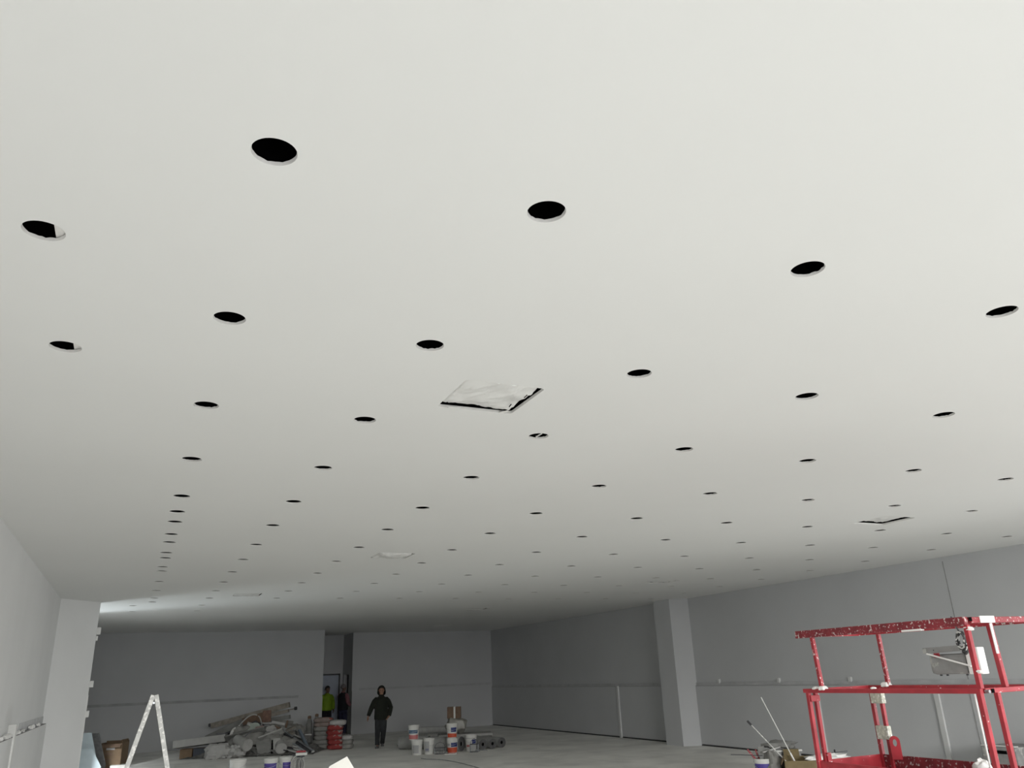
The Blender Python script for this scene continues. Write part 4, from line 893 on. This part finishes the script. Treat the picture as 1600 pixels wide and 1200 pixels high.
# ------------------------------------------------------------------ people
def skin(name, nodes, edges, m, parent, root='pelvis', sub=2, shape=None):
    """one continuous surface grown round a skeleton: nodes name -> (x, y, z, radius)"""
    names = list(nodes); idx = {n: k for k, n in enumerate(names)}
    me = bpy.data.meshes.new(name)
    me.from_pydata([nodes[n][:3] for n in names], [(idx[a], idx[b]) for a, b in edges], [])
    o = bpy.data.objects.new(name, me); COL.objects.link(o)
    sm = o.modifiers.new('grow', 'SKIN'); sm.use_smooth_shade = True; sm.branch_smoothing = 0.4
    for n in names:
        v = me.skin_vertices[0].data[idx[n]]
        r = nodes[n][3]; v.radius = r if isinstance(r, tuple) else (r, r)
        v.use_root = (n == root)
    ss = o.modifiers.new('smooth', 'SUBSURF'); ss.levels = sub; ss.render_levels = sub
    bpy.context.view_layer.update()
    dg = bpy.context.evaluated_depsgraph_get()
    new = bpy.data.meshes.new_from_object(o.evaluated_get(dg))
    o.modifiers.clear(); o.data = new; bpy.data.meshes.remove(me)
    if shape:
        for v in new.vertices: v.co = shape(v.co.copy())
    new.materials.clear(); new.materials.append(m)
    new.polygons.foreach_set('use_smooth', [True] * len(new.polygons))
    o.parent = parent
    return o
def flat(k):
    """bodies are deeper side to side than front to back"""
    def f(p):
        if 0.86 < p.z < 1.48: 
            t = min(1, (p.z - 0.86) / 0.08, (1.48 - p.z) / 0.08); p.y *= 1 - (1 - k) * t
        return p
    return f
def person(label, loc, rz, pose, skin_m, H=1.75):
    t = thing('person', label, 'person', loc, rz)
    t.scale = (H / 1.75,) * 3
    N = {'pelvis': (0, 0, 0.95, 0.135), 'waist': (0, 0, 1.10, 0.125), 'chest': (0, 0, 1.30, 0.150), 'neckbase': (0, 0.01, 1.45, 0.075), 'neck': (0, 0.0, 1.515, 0.056),
         'jaw': (0, -0.030, 1.572, 0.068), 'face': (0, -0.012, 1.63, 0.088), 'skull': (0, 0.012, 1.685, 0.086), 'crown': (0, 0.016, 1.728, 0.050),}
    F_ = {'nose': (0, -0.098, 1.612, 0), 'ear_l': (0.086, 0.008, 1.635, 0), 'ear_r': (-0.086, 0.008, 1.635, 0)}
    E = [('pelvis', 'waist'), ('waist', 'chest'), ('chest', 'neckbase'), ('neckbase', 'neck'), ('neck', 'jaw'), ('jaw', 'face'), ('face', 'skull'), ('skull', 'crown')]
    hd = pose.get('head', (0, 0))
    for D_, n in ((N, 'jaw'), (N, 'face'), (N, 'skull'), (N, 'crown'), (F_, 'nose'), (F_, 'ear_l'), (F_, 'ear_r')):
        x, y, z, r = D_[n]; c, s = math.cos(hd[0]), math.sin(hd[0])
        x, y = x * c - y * s, x * s + y * c
        cz = z - 1.54; c2, s2 = math.cos(hd[1]), math.sin(hd[1])
        y, cz = y * c2 - cz * s2 * 1.0, cz * c2 + y * s2
        D_[n] = (x, y, 1.54 + cz, r)
    for s, sg in (('l', 1), ('r', -1)):
        sh = (sg * 0.175, 0.0, 1.40); el, wr, hn = pose['arm_' + s]
        N['sh_' + s] = (sh[0] * 0.94, sh[1], sh[2] - 0.012, 0.050); N['ua_' + s] = tuple((a + b) / 2 for a, b in zip(sh, el)) + (0.048,)
        N['el_' + s] = el + (0.043,); N['fa_' + s] = tuple(a * 0.6 + b * 0.4 for a, b in zip(el, wr)) + (0.042,); N['wr_' + s] = wr + (0.028,)
        hv = Vector(hn) - Vector(wr); hl = hv.normalized()
        side = hl.cross(Vector((sg, 0.25, 0))).normalized()
        palm = Vector(wr) + hl * 0.05; N['pa_' + s] = tuple(palm) + (0.034,)
        E += [('chest', 'sh_' + s), ('sh_' + s, 'ua_' + s), ('ua_' + s, 'el_' + s), ('el_' + s, 'fa_' + s), ('fa_' + s, 'wr_' + s), ('wr_' + s, 'pa_' + s)]
        inn = Vector((-sg, 0, 0))
        for k, (off, ln) in enumerate(((0.030, 0.070), (0.011, 0.080), (-0.009, 0.074), (-0.028, 0.058))):
            b0 = Vector(wr) + hl * 0.090 + side * off; b1 = b0 + hl * ln * 0.55 + inn * 0.008; b2 = b0 + hl * ln + inn * 0.026
            for q, (bb_, rr) in enumerate(((b0, 0.0105), (b1, 0.0095), (b2, 0.0080))): N['f%d%d_%s' % (k, q, s)] = tuple(bb_) + (rr,)
            E += [('pa_' + s, 'f%d0_%s' % (k, s)), ('f%d0_%s' % (k, s), 'f%d1_%s' % (k, s)), ('f%d1_%s' % (k, s), 'f%d2_%s' % (k, s))]
        t0 = Vector(wr) + hl * 0.045 + side * 0.045; t1 = t0 + hl * 0.035 + side * 0.016 + inn * 0.008; t2 = t1 + hl * 0.028 + inn * 0.012
        for q, (bb_, rr) in enumerate(((t0, 0.013), (t1, 0.011), (t2, 0.009))): N['t%d_%s' % (q, s)] = tuple(bb_) + (rr,)
        E += [('pa_' + s, 't0_' + s), ('t0_' + s, 't1_' + s), ('t1_' + s, 't2_' + s)]
        kn, an, to = pose['leg_' + s]
        N['hip_' + s] = (sg * 0.088, 0, 0.90, 0.098); N['th_' + s] = tuple((a + b) / 2 for a, b in zip((sg * 0.09, 0, 0.90), kn)) + (0.080,); N['kn_' + s] = kn + (0.058,)
        N['ca_' + s] = tuple(a * 0.62 + b * 0.38 for a, b in zip(kn, an)) + (0.055,); N['an_' + s] = an + (0.038,); N['to_' + s] = to + (0.030,)
        E += [('pelvis', 'hip_' + s), ('hip_' + s, 'th_' + s), ('th_' + s, 'kn_' + s), ('kn_' + s, 'ca_' + s), ('ca_' + s, 'an_' + s), ('an_' + s, 'to_' + s)]
    fx = Vector(N['face'][:3]); tip = Vector(F_['nose'][:3]); nx = tip - fx; nx.z = 0; nx.normalize()
    squash = flat(0.80)
    def sculpt(p):
        # nose, ears and eye sockets pushed out of and into the one body surface
        p = squash(p)
        for c, rad, amt, d in ((tip - nx * 0.012, 0.030, 0.026, nx), (tip - nx * 0.012 + Vector((0, 0, 0.022)), 0.024, 0.012, nx), (Vector(F_['ear_l'][:3]), 0.034, 0.020, Vector(F_['ear_l'][:3]) - fx), (Vector(F_['ear_r'][:3]), 0.034, 0.020, Vector(F_['ear_r'][:3]) - fx)):
            q_ = (p - c).length
            if q_ < rad:
                dn = Vector((d.x, d.y, 0)).normalized(); p = p + dn * amt * (1 - (q_ / rad) ** 2)
        return p
    body = skin('body', N, E, skin_m, t, sub=3, shape=sculpt); sd = Vector((-nx.y, nx.x, 0)).normalized()
    for sg in (-1, 1):
        e = MB(); bmesh.ops.create_uvsphere(e.bm, u_segments=10, v_segments=8, radius=0.011, matrix=Matrix.Translation(fx + nx * 0.070 + sd * sg * 0.030 + Vector((0, 0, 0.022))))
        e.build('eye', mat('dark_eye', (0.03, 0.025, 0.02), 0.2), t, True)
    MB().bar(fx + nx * 0.066 - sd * 0.022 + Vector((0, 0, -0.052)), fx + nx * 0.066 + sd * 0.022 + Vector((0, 0, -0.052)), 0.02, 0.009, (0, 0, 1), 0.003).build('mouth', mat('lips', (0.28, 0.12, 0.10), 0.5), t)
    return t, N
def cloth(name, lofts, m, t, voxel=0.013):
    """closed ring lofts fused into one continuous cloth surface"""
    mb = MB(); bm = mb.bm; NS = 20
    for loft in lofts:
        rings = []; X = Vector((1, 0, 0)) if abs(Vector(loft[0][3]).normalized().x) < 0.7 else Vector((0, 1, 0))
        for (c, rx, ry, ax) in loft:
            A = Vector(ax).normalized()
            X = (X - A * X.dot(A)).normalized(); Y = A.cross(X)
            rings.append([bm.verts.new(Vector(c) + X * rx * math.cos(2 * math.pi * k / NS) + Y * ry * math.sin(2 * math.pi * k / NS)) for k in range(NS)])
        for a, b in zip(rings, rings[1:]):
            for k in range(NS): bm.faces.new((a[k], a[(k + 1) % NS], b[(k + 1) % NS], b[k]))
        bm.faces.new(rings[0][::-1]); bm.faces.new(rings[-1])
    for v in bm.verts:
        n = noise.noise(v.co * 6.5) * 0.007 + noise.noise(Vector((v.co.x * 5, v.co.y * 5, v.co.z * 16))) * 0.004
        v.co.x *= 1 + n; v.co.y += n
    bmesh.ops.recalc_face_normals(bm, faces=bm.faces[:])
    me = bpy.data.meshes.new(name); bm.to_mesh(me); bm.free()
    o = bpy.data.objects.new(name, me); COL.objects.link(o)
    r = o.modifiers.new('fuse', 'REMESH'); r.mode = 'VOXEL'; r.voxel_size = voxel
    sm = o.modifiers.new('relax', 'SMOOTH'); sm.factor = 0.5; sm.iterations = 3
    bpy.context.view_layer.update()
    dg = bpy.context.evaluated_depsgraph_get()
    new = bpy.data.meshes.new_from_object(o.evaluated_get(dg))
    o.modifiers.clear(); o.data = new; bpy.data.meshes.remove(me)
    new.materials.clear(); new.materials.append(m)
    new.polygons.foreach_set('use_smooth', [True] * len(new.polygons))
    o.parent = t
    return o
Z = (0, 0, 1)
def limb(pts, radii):
    out = []
    for k, (p, r) in enumerate(zip(pts, radii)):
        a = Vector(pts[min(k + 1, len(pts) - 1)]) - Vector(pts[max(k - 1, 0)])
        out.append((p, r, r, a))
    return out
def mid(a, b, f=0.5): return tuple(x * (1 - f) + y * f for x, y in zip(a, b))
def sleeve(N, s, r0=0.078, r1=0.064, r2=0.046):
    sh, ua, el, fa, wr = (N[n + s][:3] for n in ('sh_', 'ua_', 'el_', 'fa_', 'wr_'))
    inn = (sh[0] * 0.30, sh[1], sh[2] - 0.03); so = (sh[0] * 1.0, sh[1], sh[2] - 0.018)
    return limb([inn, so, mid(so, ua, 0.5), ua, el, fa, wr], [r0 * 0.85, r0 * 1.0, r0 * 1.02, (r0 + r1) / 2, r1, (r1 + r2) / 2 + 0.004, r2])
def top(N, t, m, name='jacket', w=1.0, hem=0.80, sleeves=True, collar=1.50, puff=1.0):
    torso = [((0, 0.0, hem), 0.172 * w, 0.125 * w, Z), ((0, 0, hem + 0.04), 0.182 * w, 0.135 * w, Z), ((0, 0, 0.98), 0.178 * w, 0.132 * w, Z), ((0, -0.005, 1.12), 0.176 * w, 0.132 * w, Z),
             ((0, -0.005, 1.28), 0.188 * w, 0.140 * w, Z), ((0, 0, 1.38), 0.182 * w, 0.122 * w, Z), ((0, 0.004, 1.43), 0.145 * w, 0.098 * w, Z), ((0, 0.006, 1.465), 0.092, 0.085, Z), ((0, 0.004, collar), 0.074, 0.076, Z)]
    L = [torso]
    if sleeves: L += [sleeve(N, s, 0.080 * puff, 0.066 * puff, 0.050 * puff) for s in 'lr']
    return cloth(name, L, m, t)
def bottoms(N, t, m, w=1.0):
    L = [[((0, 0.0, 0.80), 0.160 * w, 0.118 * w, Z), ((0, 0.005, 0.90), 0.168 * w, 0.125 * w, Z), ((0, 0, 1.00), 0.158 * w, 0.115 * w, Z), ((0, 0, 1.06), 0.150 * w, 0.108 * w, Z)]]
    for s, sg in (('l', 1), ('r', -1)):
        kn, ca, an = (N[n + s][:3] for n in ('kn_', 'ca_', 'an_'))
        hp = (sg * 0.082, 0.0, 0.88); th = mid(hp, kn, 0.5)
        ank = (an[0], an[1], an[2] + 0.0)
        L.append(limb([hp, th, kn, ca, mid(ca, ank, 0.6), ank], [0.098 * w, 0.092 * w, 0.078 * w, 0.074 * w, 0.066 * w, 0.066 * w]))
    return cloth('trousers', L, m, t)
def boots(N, t, m):
    for s in 'lr':
        a = Vector(N['an_' + s][:3]); b = Vector(N['to_' + s][:3]); d = (b - a); d.z = 0; d.normalize()
        mb = MB(); g0 = a.z - 0.08
        prof = [(-0.075, 0.035, 0.075), (-0.03, 0.043, 0.12), (0.04, 0.044, 0.105), (0.11, 0.050, 0.070), (0.165, 0.045, 0.052), (0.195, 0.022, 0.038)]
        sdv = Vector((-d.y, d.x, 0)); rings = []
        for f_, w_, h_ in prof:
            c = Vector((a.x, a.y, g0)) + d * f_
            rings.append([mb.bm.verts.new(c + sdv * w_ * math.cos(math.pi * q / 8) + Vector((0, 0, h_ * math.sin(math.pi * q / 8)))) for q in range(9)])
        for r0, r1 in zip(rings, rings[1:]):
            for q in range(8): mb.bm.faces.new((r0[q], r0[q + 1], r1[q + 1], r1[q]))
            mb.bm.faces.new((r0[8], r0[0], r1[0], r1[8]))
        mb.bm.faces.new(rings[0]); mb.bm.faces.new(rings[-1][::-1])
        mb.build('boot', m, t, True)
def shell(name, t, m, c, rad, T, axis, turn=0.0, thick=0.010, drop=0.0, smooth_noise=0.0):
    """an open rounded shell (hood, cap, hair): closed at the pole on `axis`, open past the angle T, with an inner lining"""
    mb = MB(); bm = mb.bm; NP, NT = 22, 9; rows = []
    A = Vector(axis).normalized(); B = Vector((1, 0, 0)); Cc = A.cross(B).normalized()
    for lay in (0, 1):
        g = []
        for i in range(NT + 1):
            tt = R(T) * (i + 0.001) / NT; row = []
            for k in range(NP):
                ph = 2 * math.pi * k / NP
                v = A * math.cos(tt) + (B * math.cos(ph) + Cc * math.sin(ph)) * math.sin(tt)
                q = Vector((v.x * (rad[0] - lay * thick), v.y * (rad[1] - lay * thick), v.z * (rad[2] - lay * thick)))
                if drop and q.z < 0: q.x *= 1 + drop * (-q.z); q.y *= 1 + drop * 0.6 * (-q.z)
                q *= 1 + smooth_noise * noise.noise(v * 3)
                x, y = q.x * math.cos(turn) - q.y * math.sin(turn), q.x * math.sin(turn) + q.y * math.cos(turn)
                row.append(bm.verts.new((c[0] + x, c[1] + y, c[2] + q.z)))
            g.append(row)
        rows.append(g)
    for g in rows:
        for i in range(NT):
            for k in range(NP): bm.faces.new((g[i][k], g[i][(k + 1) % NP], g[i + 1][(k + 1) % NP], g[i + 1][k]))
        bm.faces.new(g[0])
    for k in range(NP): bm.faces.new((rows[0][NT][k], rows[0][NT][(k + 1) % NP], rows[1][NT][(k + 1) % NP], rows[1][NT][k]))
    return mb.build(name, m, t, True)

# hooded person walking toward the camera (front of the body is -y before turning)
poseA = {'arm_r': ((-0.30, -0.02, 1.14), (-0.385, -0.09, 0.92), (-0.42, -0.13, 0.80)), 'arm_l': ((0.295, 0.06, 1.13), (0.255, -0.07, 0.90), (0.205, -0.135, 0.83)),
         'leg_r': ((-0.095, -0.10, 0.49), (-0.095, -0.10, 0.08), (-0.115, -0.24, 0.03)), 'leg_l': ((0.085, -0.06, 0.49), (0.045, 0.20, 0.115), (0.055, 0.08, 0.045)), 'head': (0.12, 0.06)}
pa, NA = person('person in a dark hooded jacket and charcoal trousers walking toward camera', (7.25, 26.10, 0), ANG * 0.7, poseA, M_SKIN, 1.76)
top(NA, pa, M_OLIVE, 'hooded_jacket', 1.16, 0.79, True, 1.53, 1.12)
bottoms(NA, pa, M_TROUSER, 1.08); boots(NA, pa, M_BOOT)
shell('hood', pa, M_OLIVE, (0, 0.012, 1.635), (0.128, 0.135, 0.160), 112, (0, 1, 0.22), 0.12, drop=2.2, smooth_noise=0.05)
shell('hair', pa, M_HAIR, (0, 0.012, 1.66), (0.100, 0.108, 0.105), 84, (0, 0.55, 1), 0.12)
# person in a vest seen from behind at the recess doorway
poseB = {'arm_r': ((-0.26, 0.02, 1.14), (-0.20, -0.16, 1.02), (-0.14, -0.24, 1.04)), 'arm_l': ((0.29, -0.12, 1.18), (0.20, -0.30, 1.30), (0.15, -0.32, 1.42)),
         'leg_r': ((-0.10, -0.02, 0.49), (-0.11, 0.02, 0.08), (-0.13, -0.13, 0.03)), 'leg_l': ((0.10, -0.03, 0.49), (0.10, 0.0, 0.08), (0.13, -0.14, 0.03)), 'head': (-0.25, 0.25)}
pbk, NB = person('person seen from behind in black vest, rose sleeves and dark jeans by doorway', (7.66, 33.1, 0), math.pi + ANG - 0.55, poseB, M_SKINDARK, 1.84)
top(NB, pbk, M_ROSE, 'sweater', 1.02, 0.90, True, 1.51, 1.05)
top(NB, pbk, M_VEST, 'vest', 1.16, 0.86, False, 1.50)
bottoms(NB, pbk, M_JEANS, 1.10); boots(NB, pbk, M_BOOT)
shell('cap', pbk, M_CAP, (0, 0.0, 1.665), (0.100, 0.112, 0.112), 100, (0, 0.25, 1), -0.25)
# person in a hi-vis top, partly behind the edge of the back wall
poseC = {'arm_r': ((-0.25, 0.04, 1.13), (-0.25, -0.05, 0.90), (-0.25, -0.09, 0.80)), 'arm_l': ((0.26, 0.04, 1.13), (0.24, -0.08, 0.91), (0.23, -0.13, 0.81)),
         'leg_r': ((-0.10, -0.02, 0.49), (-0.11, 0.02, 0.08), (-0.13, -0.13, 0.03)), 'leg_l': ((0.10, -0.03, 0.49), (0.10, 0.0, 0.08), (0.13, -0.14, 0.03)), 'head': (0.5, 0.12)}
pc, NC = person('person in a bright yellow-green hi-vis top, half hidden at the wall edge', (7.28, 34.25, 0), ANG + 0.5, poseC, M_SKINDARK, 1.80)
top(NC, pc, M_HIVIS, 'hi_vis_top', 1.10, 0.86, True, 1.49, 1.05)
bottoms(NC, pc, M_VEST, 1.05); boots(NC, pc, M_BOOT)
shell('hair', pc, M_HAIR, (0, 0.0, 1.665), (0.096, 0.108, 0.108), 95, (0, 0.45, 1), 0.5)
